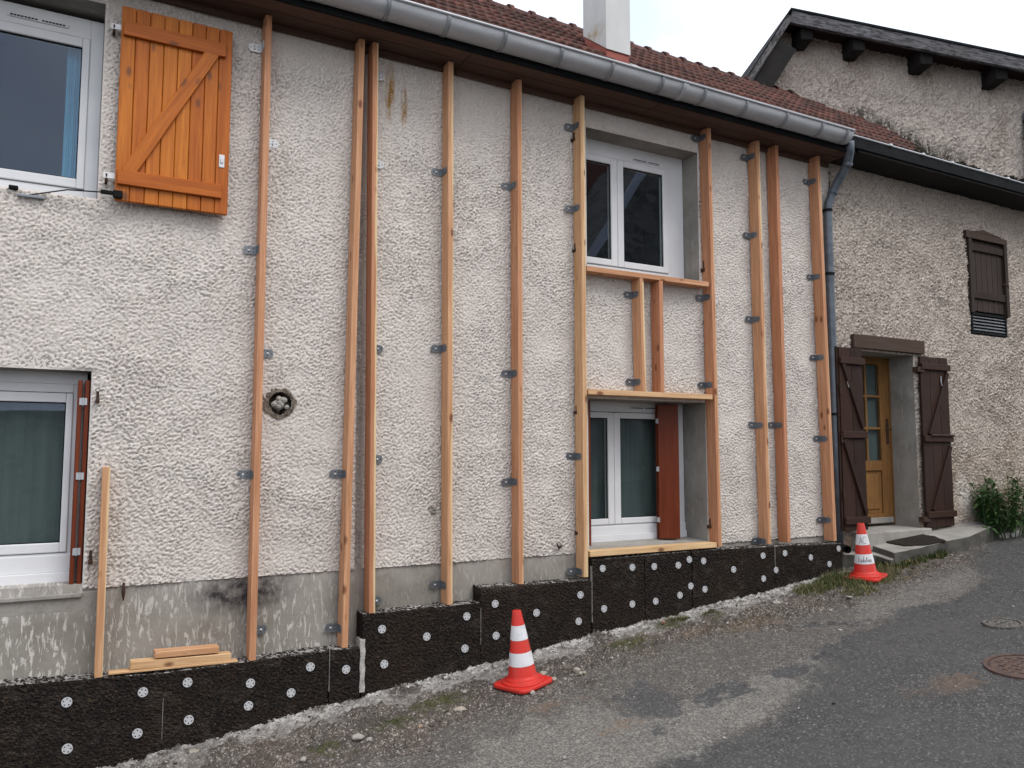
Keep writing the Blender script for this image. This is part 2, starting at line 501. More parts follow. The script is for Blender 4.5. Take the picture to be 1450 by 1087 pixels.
m, nt, b = newmat("red_flashing", 0.7, 0.3)
setc(nt, b, ramp(nt, noise(nt, P_(nt), 8, 4, 0.6), [(0.3, (0.24, 0.065, 0.05)), (0.7, (0.33, 0.10, 0.075))]))
M['flash'] = m

m, nt, b = newmat("pale_limestone", 0.9, 0.2)
oi = nd(nt, "ShaderNodeObjectInfo").outputs["Random"]
at = nd(nt, "ShaderNodeAttribute", attribute_type='OBJECT', attribute_name="tint").outputs["Fac"]
c = ramp(nt, at, [(0.0, (0.40, 0.385, 0.355)), (0.5, (0.36, 0.30, 0.22)), (1.0, (0.34, 0.17, 0.11))])
c = mixc(nt, ramp(nt, noise(nt, P_(nt), 30, 5, 0.7), [(0.35, 0.5), (0.65, 0.0)]), c, (0.18, 0.165, 0.15))
setc(nt, b, c)
bump(nt, b, noise(nt, P_(nt), 60, 5, 0.7), 0.5, 0.01)
M['stone'] = m

m, nt, b = newmat("loose_gravel", 0.92, 0.2)
a = nd(nt, "ShaderNodeAttribute", attribute_type='GEOMETRY', attribute_name="shade").outputs["Fac"]
setc(nt, b, ramp(nt, a, [(0.0, (0.055, 0.05, 0.047)), (0.45, (0.13, 0.115, 0.105)), (0.8, (0.27, 0.245, 0.22)), (1.0, (0.50, 0.48, 0.45))]))
M['gravel'] = m


def leafmat(name, stops):
    m, nt, b = newmat(name, 0.6, 0.3)
    a = nd(nt, "ShaderNodeAttribute", attribute_type='GEOMETRY', attribute_name="shade").outputs["Fac"]
    setc(nt, b, ramp(nt, a, stops))
    b.inputs["Subsurface Weight"].default_value = 0.0
    return m


M['grass'] = leafmat("verge_grass", [(0.0, (0.035, 0.055, 0.016)), (0.55, (0.075, 0.10, 0.03)), (0.8, (0.16, 0.135, 0.06)), (1.0, (0.25, 0.20, 0.10))])
M['leaf'] = leafmat("weed_leaves", [(0.0, (0.030, 0.070, 0.022)), (0.6, (0.062, 0.12, 0.034)), (1.0, (0.12, 0.17, 0.06))])

# stone wall / opposite side
m, nt, b = newmat("rubble_stone_wall", 0.95, 0.1)
p = P_(nt)
v1 = nd(nt, "ShaderNodeTexVoronoi", {"Vector": mapv(nt, p, (3.2, 3.2, 5.5)), "Scale": 1.0}, feature='F1')
c = ramp(nt, sepz(nt, v1.outputs["Color"])[0], [(0.0, (0.16, 0.145, 0.12)), (1.0, (0.34, 0.31, 0.26))])
v2 = nd(nt, "ShaderNodeTexVoronoi", {"Vector": mapv(nt, p, (3.2, 3.2, 5.5)), "Scale": 1.0}, feature='DISTANCE_TO_EDGE')
c = mixc(nt, ramp(nt, v2.outputs["Distance"], [(0.02, 0.8), (0.09, 0.0)]), c, (0.36, 0.34, 0.30))
setc(nt, b, c)
M['rubble'] = m
M['far_roof'] = newmat("old_red_roof", 0.9, 0.1, 0, (0.20, 0.085, 0.062))[0]

# road surface driven by ground attributes
m, nt, b = newmat("road_surface", 0.9, 0.25)
p = P_(nt)


def att(n):
    return nd(nt, "ShaderNodeAttribute", attribute_type='GEOMETRY', attribute_name=n).outputs["Fac"]


sp = nd(nt, "ShaderNodeTexVoronoi", {"Vector": p, "Scale": 95.0}, feature='F1')
chip = sepz(nt, sp.outputs["Color"])[0]
mid = noise(nt, p, 7, 6, 0.7)
big = noise(nt, p, 1.1, 5, 0.6)
dark = ramp(nt, chip, [(0.0, (0.042, 0.042, 0.044)), (0.55, (0.063, 0.062, 0.062)), (0.9, (0.10, 0.097, 0.092)), (1.0, (0.20, 0.19, 0.175))])
dark = mixc(nt, ramp(nt, big, [(0.42, 0.0), (0.68, 0.6)]), dark, (0.085, 0.082, 0.078))
dark = mixc(nt, ramp(nt, mid, [(0.50, 0.0), (0.72, 0.4)]), dark, (0.038, 0.036, 0.036))
old = ramp(nt, chip, [(0.0, (0.062, 0.058, 0.054)), (0.5, (0.105, 0.098, 0.090)), (0.85, (0.16, 0.145, 0.13)), (1.0, (0.27, 0.25, 0.225))])
old = mixc(nt, ramp(nt, mid, [(0.44, 0.0), (0.7, 0.55)]), old, (0.085, 0.078, 0.072))
pale = ramp(nt, chip, [(0.0, (0.10, 0.096, 0.088)), (0.5, (0.165, 0.157, 0.143)), (1.0, (0.27, 0.255, 0.23))])
pale = mixc(nt, ramp(nt, mid, [(0.45, 0.0), (0.7, 0.4)]), pale, (0.115, 0.108, 0.10))
grav = ramp(nt, chip, [(0.0, (0.050, 0.043, 0.038)), (0.5, (0.105, 0.088, 0.076)), (0.82, (0.18, 0.155, 0.138)), (1.0, (0.40, 0.37, 0.335))])
grav = mixc(nt, ramp(nt, mid, [(0.42, 0.0), (0.62, 0.7)]), grav, (0.052, 0.045, 0.040))
grav = mixc(nt, ramp(nt, big, [(0.5, 0.0), (0.66, 0.35)]), grav, (0.14, 0.10, 0.078))
dust = ramp(nt, noise(nt, p, 26, 6, 0.75), [(0.32, (0.20, 0.19, 0.18)), (0.58, (0.66, 0.645, 0.62))])
moss = ramp(nt, noise(nt, p, 60, 4, 0.7), [(0.3, (0.022, 0.024, 0.010)), (0.65, (0.085, 0.088, 0.032))])
c = mixc(nt, att("w_dark"), old, dark)
c = mixc(nt, att("w_pale"), c, pale)
c = mixc(nt, att("w_gravel"), c, grav)
c = mixc(nt, att("w_tar"), c, mixc(nt, 1.0, dark, (0.92, 0.95, 1.02), "MULTIPLY"))
c = mixc(nt, att("w_rust"), c, (0.20, 0.12, 0.07))
c = mixc(nt, att("w_dust"), c, dust)
c = mixc(nt, att("w_moss"), c, moss)
setc(nt, b, c)
rg = mth(nt, 'ADD', mth(nt, 'MULTIPLY', sp.outputs["Distance"], 1.2), mth(nt, 'MULTIPLY', mid, 0.5))
bump(nt, b, rg, 0.7, 0.006)
M['road'] = m

m, nt, b = newmat("far_ground", 0.95, 0.1)
setc(nt, b, ramp(nt, noise(nt, P_(nt), 0.7, 6, 0.7), [(0.35, (0.05, 0.05, 0.048)), (0.7, (0.10, 0.096, 0.09))]))
M['ground'] = m
m, nt, b = newmat("rusty_manhole_iron", 0.7, 0.4)
setc(nt, b, ramp(nt, noise(nt, P_(nt), 25, 5, 0.7), [(0.3, (0.05, 0.036, 0.032)), (0.7, (0.125, 0.072, 0.055))]))
M['manhole'] = m
m, nt, b = newmat("coir_mat", 0.95, 0.05)
p = P_(nt)
setc(nt, b, ramp(nt, noise(nt, p, 90, 4, 0.8), [(0.3, (0.018, 0.015, 0.013)), (0.7, (0.065, 0.055, 0.047))]))
bump(nt, b, noise(nt, p, 110, 3, 0.8), 1.0, 0.02)
M['mat'] = m

# ------------------------------------------------------------------ object helpers
ORIG = {}


def tagit(o, label=None, cat=None, group=None, kind=None):
    if label:
        o["label"] = label
    if cat:
        o["category"] = cat
    if group:
        o["group"] = group
    if kind:
        o["kind"] = kind
    return o


def worldloc(o):
    return ORIG[o.name]


def place(o, parent, origin):
    origin = Vector(origin)
    COL.objects.link(o)
    ORIG[o.name] = origin
    if parent is not None:
        o.parent = parent
        o.location = origin - ORIG[parent.name]
    else:
        o.location = origin
    return o


def thing(name, loc, label, cat, group=None):
    o = bpy.data.objects.new(name, None)
    o.empty_display_size = 0.1
    place(o, None, loc)
    return tagit(o, label, cat, group)


class MB:
    def __init__(s):
        s.v, s.f = [], []

    def add(s, vs, fs):
        n = len(s.v)
        s.v += [tuple(map(float, q)) for q in vs]
        s.f += [tuple(i + n for i in q) for q in fs]
        return s

    def box(s, x0, x1, y0, y1, z0, z1):
        return s.add([(x, y, z) for z in (z0, z1) for y in (y0, y1) for x in (x0, x1)],
                     [(0, 2, 3, 1), (4, 5, 7, 6), (0, 1, 5, 4), (2, 6, 7, 3), (0, 4, 6, 2), (1, 3, 7, 5)])

    def hexa(s, b4, t4):
        """b4, t4: four bottom and four top corners, same winding (ccw from above)"""
        return s.add(list(b4) + list(t4), [(3, 2, 1, 0), (4, 5, 6, 7)] + [(i, (i + 1) % 4, 4 + (i + 1) % 4, 4 + i) for i in range(4)])

    def prism(s, poly, ext):
        n = len(poly)
        e = Vector(ext)
        q = [Vector(a) for a in poly]
        return s.add(q + [a + e for a in q], [tuple(range(n))[::-1], tuple(range(n, 2 * n))] + [(i, (i + 1) % n, n + (i + 1) % n, n + i) for i in range(n)])

    def ring(s, x0, x1, z0, z1, l, r, t, b, y0, y1):
        s.box(x0, x0 + l, y0, y1, z0, z1)
        s.box(x1 - r, x1, y0, y1, z0, z1)
        s.box(x0 + l, x1 - r, y0, y1, z1 - t, z1)
        s.box(x0 + l, x1 - r, y0, y1, z0, z0 + b)
        return s

    def tube(s, pts, r, n=10, closed=True):
        pts = [Vector(p) for p in pts]
        rs = r if isinstance(r, (list, tuple)) else [r] * len(pts)
        base = len(s.v)
        u = None
        for i, p in enumerate(pts):
            d = (pts[min(i + 1, len(pts) - 1)] - pts[max(i - 1, 0)]).normalized()
            if u is None:
                u = d.orthogonal().normalized()
            u = (u - d * u.dot(d)).normalized()
            w_ = d.cross(u)
            for k in range(n):
                a = 2 * math.pi * k / n
                s.v.append(tuple(p + (u * math.cos(a) + w_ * math.sin(a)) * rs[i]))
        for i in range(len(pts) - 1):
            for k in range(n):
                k2 = (k + 1) % n
                s.f.append((base + i * n + k, base + i * n + k2, base + (i + 1) * n + k2, base + (i + 1) * n + k))
        if closed:
            s.f.append(tuple(base + k for k in range(n))[::-1])
            s.f.append(tuple(base + (len(pts) - 1) * n + k for k in range(n)))
        return s

    def lathe(s, prof, n=28, c=(0, 0, 0), cap=True):
        base = len(s.v)
        for (r, z) in prof:
            for k in range(n):
                a = 2 * math.pi * k / n
                s.v.append((c[0] + r * math.cos(a), c[1] + r * math.sin(a), c[2] + z))
        for i in range(len(prof) - 1):
            for k in range(n):
                k2 = (k + 1) % n
                s.f.append((base + i * n + k, base + i * n + k2, base + (i + 1) * n + k2, base + (i + 1) * n + k))
        if cap:
            s.f.append(tuple(base + k for k in range(n))[::-1])
            s.f.append(tuple(base + (len(prof) - 1) * n + k for k in range(n)))
        return s

    def build(s, name, mat, parent=None, origin=None, smooth=False, bevel=0.0, kind=None, local=False):
        if origin is None:
            a = np.array(s.v)
            lo, hi = a.min(0), a.max(0)
            origin = ((lo[0] + hi[0]) / 2, (lo[1] + hi[1]) / 2, lo[2])
        me = bpy.data.meshes.new(name)
        ov = Vector(origin)
        me.from_pydata(s.v if local else [tuple(Vector(q) - ov) for q in s.v], [], s.f)
        me.materials.append(M[mat] if isinstance(mat, str) else mat)
        if smooth:
            me.polygons.foreach_set("use_smooth", [True] * len(me.polygons))
        o = bpy.data.objects.new(name, me)
        place(o, parent, origin)
        if bevel:
            bv = o.modifiers.new("bevel", 'BEVEL')
            bv.width = bevel
            bv.segments = 2
            bv.limit_method = 'ANGLE'
        if kind:
            o["kind"] = kind
        return o


def np_mesh(name, verts, quads, mat, parent=None, smooth=True, attrs=None, origin=(0, 0, 0), kind=None):
    me = bpy.data.meshes.new(name)
    nv, nq = len(verts), len(quads)
    me.vertices.add(nv)
    me.vertices.foreach_set("co", (np.asarray(verts, dtype=np.float32) - np.array(origin, dtype=np.float32)).ravel())
    k = quads.shape[1]
    me.loops.add(nq * k)
    me.loops.foreach_set("vertex_index", quads.ravel().astype(np.int32))
    me.polygons.add(nq)
    me.polygons.foreach_set("loop_start", np.arange(0, nq * k, k, dtype=np.int32))
    me.polygons.foreach_set("use_smooth", np.full(nq, smooth))
    me.update(calc_edges=True)
    me.materials.append(M[mat])
    for an, av in (attrs or {}).items():
        a = me.attributes.new(an, 'FLOAT', 'POINT')
        a.data.foreach_set("value", np.asarray(av, dtype=np.float32).ravel())
    o = bpy.data.objects.new(name, me)
    place(o, parent, origin)
    if kind:
        o["kind"] = kind
    return o


def fftnoise(nu, nv, step, lam, bw, seed, ang=0.0, stretch=1.0):
    r = np.random.default_rng(seed).standard_normal((nu, nv))
    F = np.fft.fft2(r)
    ku = np.fft.fftfreq(nu, step)[:, None]
    kv = np.fft.fftfreq(nv, step)[None, :]
    ca, sa = math.cos(ang), math.sin(ang)
    a = (ku * ca + kv * sa) * stretch
    b_ = (-ku * sa + kv * ca)
    k = np.sqrt(a * a + b_ * b_)
    h = np.exp(-((k - 1 / lam) / (bw / lam)) ** 2)
    o = np.real(np.fft.ifft2(F * h))
    return o / o.std()


def snap(arr, vals):
    arr = arr.copy()
    for v in vals:
        if arr[0] < v < arr[-1]:
            arr[np.argmin(abs(arr - v))] = v
    return arr


def relief_wall(name, mat, parent, u0, u1, v0, v1, step, openings, amp, seed, lam=0.045, ang=0.5, stretch=1.5,
                place_fn=None, keep=None, extra=None, pit=0.62, grit=0.09):
    nu, nv = int((u1 - u0) / step) + 1, int((v1 - v0) / step) + 1
    us = snap(np.linspace(u0, u1, nu), [q for o in openings for q in o[:2]])
    vs = snap(np.linspace(v0, v1, nv), [q for o in openings for q in o[2:]])
    n1 = fftnoise(nu, nv, step, lam, 0.45, seed, ang, stretch)
    n2 = fftnoise(nu, nv, step, lam * 0.55, 0.5, seed + 1, ang * 0.5, 1.2)
    n3 = fftnoise(nu, nv, step, 0.9, 0.8, seed + 2)
    n4 = fftnoise(nu, nv, step, 0.35, 0.8, seed + 3)
    n5 = fftnoise(nu, nv, step, lam * 2.1, 0.6, seed + 4, -ang, 1.3)
    s = n1 * 0.62 + n2 * 0.55 + n4 * 0.12 + n5 * 0.30
    h = 1 / (1 + np.exp(-3.6 * (s + pit))) + 0.10 * n2 + 0.06 * n1
    h = h + grit * np.random.default_rng(seed + 9).standard_normal(h.shape)
    n6 = fftnoise(nu, nv, step, 1.4, 0.8, seed + 12)
    h = amp * h * (1 + 0.15 * n4) * np.clip(0.86 + 0.12 * n6 + 0.05 * n3, 0.55, 1.15) + 0.003 * n3
    U, V = np.meshgrid(us, vs, indexing='ij')
    for (a, b_, c_, d_) in openings:
        du_ = np.maximum(np.maximum(a - U, U - b_), 0)
        dv_ = np.maximum(np.maximum(c_ - V, V - d_), 0)
        h *= np.clip(np.hypot(du_, dv_) / 0.018, 0, 1)
    if extra is not None:
        h = extra(U, V, h)
    X = place_fn(U.ravel(), V.ravel(), h.ravel())
    idx = np.arange(nu * nv).reshape(nu, nv)
    q = np.stack([idx[:-1, :-1], idx[1:, :-1], idx[1:, 1:], idx[:-1, 1:]], -1)
    uc = ((us[:-1] + us[1:]) / 2)[:, None]
    vc = ((vs[:-1] + vs[1:]) / 2)[None, :]
    k = np.ones((nu - 1, nv - 1), bool)
    for (a, b_, c_, d_) in openings:
        k &= ~((uc > a) & (uc < b_) & (vc > c_) & (vc < d_))
    if keep is not None:
        k &= keep(uc + 0 * vc, vc + 0 * uc)
    q = q[k]
    used = np.unique(q)
    re = np.full(nu * nv, -1)
    re[used] = np.arange(len(used))
    X = X[used]
    o = tuple(X.mean(0))
    return np_mesh(name, X, re[q], mat, parent, True, None, o)


def timber(name, p0, p1, wd, dp, mat, parent=None, side=(1, 0, 0), tint=0.5, sap=0.0, bevel=0.0025, taper=None):
    """a bar from p0 to p1; wd across 'side', dp across the other direction; grain along its length (local z)"""
    p0, p1 = Vector(p0), Vector(p1)
    zax = (p1 - p0)
    L = zax.length
    zax.normalize()
    xax = Vector(side)
    xax = (xax - zax * xax.dot(zax)).normalized()
    yax = zax.cross(xax)
    mb = MB().box(-wd / 2, wd / 2, -dp / 2, dp / 2, 0, L)
    me = bpy.data.meshes.new(name)
    me.from_pydata(mb.v, [], mb.f)
    me.materials.append(M[mat])
    o = bpy.data.objects.new(name, me)
    place(o, parent, p0)
    o.rotation_euler = Matrix((xax, yax, zax)).transposed().to_euler()
    o["tint"] = float(tint)
    o["sap"] = float(sap)
    if bevel:
        bv = o.modifiers.new("bevel", 'BEVEL')
        bv.width = bevel
        bv.segments = 1
    return o


# ================================================================== GROUND
def poly_xy(pts):
    return np.array([G(*q)[:2] for q in pts])


def sdist(poly, X, Y):
    """signed distance, positive inside"""
    ins = np.zeros(X.shape, bool)
    dm = np.full(X.shape, 1e9)
    n = len(poly)
    for i in range(n):
        x0, y0 = poly[i]
        x1, y1 = poly[(i + 1) % n]
        c_ = (y0 > Y) != (y1 > Y)
        with np.errstate(divide='ignore', invalid='ignore'):
            xi = (x1 - x0) * (Y - y0) / (y1 - y0 if y1 != y0 else 1e-9) + x0
        ins ^= c_ & (X < xi)
        dx, dy = x1 - x0, y1 - y0
        t = np.clip(((X - x0) * dx + (Y - y0) * dy) / (dx * dx + dy * dy + 1e-12), 0, 1)
        dm = np.minimum(dm, np.hypot(X - x0 - t * dx, Y - y0 - t * dy))
    return np.where(ins, dm, -dm)


def ldist(line, X, Y):
    dm = np.full(X.shape, 1e9)
    for (x0, y0), (x1, y1) in zip(line[:-1], line[1:]):
        dx, dy = x1 - x0, y1 - y0
        t = np.clip(((X - x0) * dx + (Y - y0) * dy) / (dx * dx + dy * dy + 1e-12), 0, 1)
        dm = np.minimum(dm, np.hypot(X - x0 - t * dx, Y - y0 - t * dy))
    return dm


def sstep(a, b_, x_):
    t = np.clip((x_ - a) / (b_ - a), 0, 1)
    return t * t * (3 - 2 * t)


GX0, GX1, GY0, GY1, GS = -0.6, 11.6, -4.9, 0.06, 0.0165
nx, ny = int((GX1 - GX0) / GS) + 1, int((GY1 - GY0) / GS) + 1
gxs, gys = np.linspace(GX0, GX1, nx), np.linspace(GY0, GY1, ny)
GXX, GYY = np.meshgrid(gxs, gys, indexing='ij')
e1 = fftnoise(nx, ny, GS, 0.5, 0.9, 71)
e2 = fftnoise(nx, ny, GS, 0.12, 0.9, 72)
e3 = fftnoise(nx, ny, GS, 0.035, 0.8, 73)
e4 = fftnoise(nx, ny, GS, 2.2, 0.9, 74)
jit = 0.05 * e1 + 0.025 * e2 + 0.008 * e3
pd = poly_xy([(860, 1120), (934, 1076), (1004, 1054), (1089, 1020), (1117, 989), (1142, 952), (1162, 922), (1210, 895), (1290, 868), (1362, 848),
              (1393, 822), (1380, 800), (1366, 775), (1450, 758), (1700, 790), (1800, 1200)])
w_dark = sstep(-0.05, 0.05, sdist(pd, GXX, GYY) + jit * 0.6)
pp = poly_xy([(640, 1130), (690, 1050), (780, 1012), (850, 1003), (905, 1012), (960, 1000), (1060, 975), (1150, 938), (1148, 955), (1117, 992), (1089, 1022),
              (1004, 1056), (934, 1078), (880, 1130)])
w_pale = sstep(-0.10, 0.10, sdist(pp, GXX, GYY) + jit) * 0.9
pl2 = poly_xy([(1230, 880), (1320, 850), (1385, 826), (1380, 806), (1300, 825), (1210, 855)])
w_pale = np.maximum(w_pale, 0.55 * sstep(-0.1, 0.12, sdist(pl2, GXX, GYY) + jit))
pg = poly_xy([(60, 1130), (330, 1130), (520, 1087), (640, 1040), (705, 1005), (790, 975), (880, 935), (990, 905), (1110, 880), (1215, 850), (1310, 815), (1378, 790),
              (1365, 770), (1300, 760), (1180, 800), (835, 880), (510, 965), (120, 1070)])
w_gravel = sstep(-0.14, 0.16, sdist(pg, GXX, GYY) + jit * 1.6)
dl = -GYY - 0.14
w_dust = sstep(0.34, 0.05, dl + 0.10 * e1 + 0.06 * e2 + 0.03 * e3) * (GXX < 7.0)
w_dust *= 0.35 + 0.65 * sstep(-0.6, 0.6, e2 * 0.5 + e1 * 0.7 + 0.2)
w_dust *= 0.55 + 0.45 * sstep(0.6, 1.6, GXX)
pt = poly_xy([(858, 985), (900, 972), (960, 985), (935, 1008), (900, 1014), (868, 1000)])
w_tar = 0.78 * sstep(-0.05, 0.05, sdist(pt, GXX, GYY) + jit)
for ln, wd_ in (([(925, 1027), (955, 1012), (1000, 985), (1050, 968), (1120, 950), (1165, 930), (1210, 905)], 0.035),
                ([(955, 1020), (1010, 990), (1062, 975), (1085, 968)], 0.03),
                ([(1330, 862), (1375, 845), (1390, 830)], 0.03), ([(1280, 866), (1315, 858)], 0.06), ([(1090, 890), (1200, 880), (1290, 868)], 0.02)):
    L_ = [tuple(G(*q)[:2]) for q in ln]
    w_tar = np.maximum(w_tar, 0.8 * sstep(wd_ + 0.02, wd_ - 0.015, ldist(L_, GXX, GYY) + jit * 0.7))
w_moss = np.zeros_like(GXX)
for (px, py, r_) in ((700, 990, 0.0), (635, 990, 0.16), (610, 1000, 0.18), (560, 1025, 0.16), (462, 1058, 0.12), (890, 912, 0.2), (945, 885, 0.17), (1010, 870, 0.12), (960, 878, 0.13),
                     (1190, 822, 0.28), (1150, 832, 0.24), (1240, 815, 0.25), (1300, 790, 0.3), (1330, 780, 0.2), (1215, 835, 0.2)):
    q = G(px, py)
    d_ = np.hypot(GXX - q[0], (GYY - q[1]) * 1.2)
    w_moss = np.maximum(w_moss, sstep(r_, r_ * 0.35, d_ + 0.06 * e2 + 0.03 * e3) * (0.8 if r_ else 0))
w_rust = np.zeros_like(GXX)
for (px, py, rx, am) in ((1360, 965, 0.22, 0.32), (885, 1025, 0.14, 0.35), (1060, 880, 0.3, 0.3), (1085, 882, 0.3, 0.25), (1330, 975, 0.35, 0.22), (990, 893, 0.25, 0.35), (775, 1000, 0.12, 0.3)):
    q = G(px, py)
    d_ = np.hypot(GXX - q[0], (GYY - q[1]) * 2.2)
    w_rust = np.maximum(w_rust, am * sstep(rx, rx * 0.2, d_ + 0.08 * e2 + 0.05 * e1))
zr = gz(GXX) + 0.006 * e4 * sstep(0, 0.4, -GYY)
flat = np.ones_like(GXX)
for (px_, py_) in ((741, 971), (1226, 820)):
    q = G(px_, py_)
    flat = np.minimum(flat, sstep(.17, .34, np.hypot(GXX - q[0], GYY - q[1])))
flat = .12 + .88 * flat
calm = (1 - .72 * w_dust) * flat
zr = zr + calm * w_gravel * (0.007 * e3 + 0.008 * e2 + 0.006 * e1) + (1 - w_gravel) * (0.0012 * e3 + 0.002 * e2)
zr += 0.010 * w_dust * (0.8 + 0.12 * e2) + 0.008 * w_dark - 0.012 * w_tar * (1 - w_dark) + 0.012 * w_moss * flat
GZ = zr
V = np.stack([GXX.ravel(), GYY.ravel(), zr.ravel()], -1)
idx = np.arange(nx * ny).reshape(nx, ny)
Q = np.stack([idx[:-1, :-1], idx[1:, :-1], idx[1:, 1:], idx[:-1, 1:]], -1).reshape(-1, 4)
road = np_mesh("road", V, Q, 'road', None, True, dict(w_dark=w_dark, w_pale=w_pale, w_gravel=w_gravel, w_dust=w_dust, w_moss=w_moss, w_tar=w_tar, w_rust=w_rust), kind='structure')


def zroad(x_, y_):
    i = int(round((x_ - GX0) / GS))
    j = int(round((y_ - GY0) / GS))
    if 0 <= i < nx and 0 <= j < ny:
        return float(GZ[i, j])
    return float(gz(x_))


# the wider ground, a sheet a little lower that runs under everything
ox = np.concatenate([np.linspace(-120, -8, 15), np.linspace(-6, 18, 49), np.linspace(22, 150, 15)])
oy = np.concatenate([np.linspace(-120, -8, 15), np.linspace(-6, 4, 21), np.linspace(8, 120, 12)])
OX, OY = np.meshgrid(ox, oy, indexing='ij')
oz = gz(OX) - 0.05
V = np.stack([OX.ravel(), OY.ravel(), oz.ravel()], -1)
idx = np.arange(OX.size).reshape(OX.shape)
Q = np.stack([idx[:-1, :-1], idx[1:, :-1], idx[1:, 1:], idx[:-1, 1:]], -1).reshape(-1, 4)
np_mesh("ground", V, Q, 'ground', None, True, kind='structure')

# ================================================================== MAIN HOUSE
house = thing("rendered_house", (3.4, 0.3, -1.5), "long house with warm white roughcast wall, white windows and red tiled roof", "house")
XJ = W(1181, 500)[0]                 # joint with the neighbour
ZP = -0.855                          # lower edge of the roughcast
dA, dB, dC, dD = 0.20, 0.22, 0.32, 0.20
A_x1, A_z0 = W(150, 8)[0], W(140, 281)[2]
A_z1 = W(150, 5)[2]
B_x1 = W(987.5, 216)[0]
B_z1 = W(987.5, 216)[2]
B_z0 = W(968, 397)[2] - 0.04
C_x1 = W(1003, 768)[0]
C_z1 = W(900, 566)[2]
C_z0 = -0.845
B_x0 = C_x0 = W(831, 300)[0]
D_x1 = W(130, 525)[0]
D_z1 = W(130, 525)[2]
D_z0 = -0.875
AX0 = -1.35
ops = [(AX0, A_x1, A_z0, A_z1), (B_x0, B_x1, B_z0, B_z1), (C_x0, C_x1, ZP - 0.02, C_z1), (AX0, D_x1, ZP - 0.02, D_z1)]
hv = W(397, 571)
gjx = W(509, 700)[0]
gjt = W(515, 100)[0]


def main_extra(U, V_, h):
    # hole around the old flue, groove of the wall joint, small chipped spot
    d_ = np.hypot(U - hv[0], V_ - hv[2])
    h = h * np.clip((d_ - 0.075) / 0.02, 0, 1)
    xg = gjx + (gjt - gjx) * np.clip((V_ + 0.3) / 2.8, -0.4, 1.2) + 0.0
    g_ = np.abs(U - xg)
    h = h - 0.055 * np.exp(-(g_ / 0.024) ** 4)
    c_ = W(611, 722)
    d2 = np.hypot(U - c_[0], (V_ - c_[2]))
    h = h - 0.012 * np.exp(-(d2 / 0.03) ** 4)
    return h


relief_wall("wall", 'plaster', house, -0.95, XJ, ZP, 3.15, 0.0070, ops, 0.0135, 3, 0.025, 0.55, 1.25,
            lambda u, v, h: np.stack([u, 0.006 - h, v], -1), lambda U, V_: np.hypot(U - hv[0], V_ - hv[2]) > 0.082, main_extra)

# plinth (cement, below the roughcast), with the window D sill slab cut around
mb = MB()
mb.box(-1.6, XJ, 0.009, 0.30, -2.4, ZP + 0.03)
mb.build("plinth", 'plinth', house)
mb = MB()
mb.box(-1.6, XJ, 1.30, 1.38, -2.3, 3.1)
mb.box(XJ - 0.1, XJ, 0.31, 1.30, -2.3, 3.1)
mb.build("inner_wall", 'cement', house)


def reveal(x0, x1, z0, z1, d, sill_rise=0.02, sides='lrtb', zb=None):
    mb_ = MB()
    t = 0.09
    y0 = 0.0085
    if 'r' in sides:
        mb_.box(x1, x1 + t, y0, d + 0.12, z0, z1)
    if 'l' in sides:
        mb_.box(x0 - t, x0, y0, d + 0.12, z0, z1)
    if 't' in sides:
        mb_.box(x0 - t, x1 + t, y0, d + 0.12, z1, z1 + t)
    r_ = mb_.build("reveal", 'cement', house, bevel=0.004)
    if 'b' in sides:
        s_ = MB().hexa([(x0 - t, y0, z0 - 0.12), (x1 + t, y0, z0 - 0.12), (x1 + t, d + 0.1, z0 - 0.12), (x0 - t, d + 0.1, z0 - 0.12)],
                       [(x0 - t, y0, z0), (x1 + t, y0, z0), (x1 + t, d + 0.1, z0 + sill_rise), (x0 - t, d + 0.1, z0 + sill_rise)])
        s_.build("sill", 'concrete', house, bevel=0.006)
    return r_


reveal(AX0, A_x1, A_z0, A_z1, dA)
reveal(B_x0, B_x1, B_z0, B_z1, dB)
reveal(C_x0, C_x1, C_z0, C_z1, dC, 0.045)
reveal(AX0, D_x1, D_z0, D_z1, dD, 0.035)
# projecting cast sill under the lower left window
MB().box(AX0, D_x1 + 0.0, -0.012, 0.002, D_z0 - 0.03, D_z0 - 0.002).build("sill", 'concrete', house, bevel=0.006)


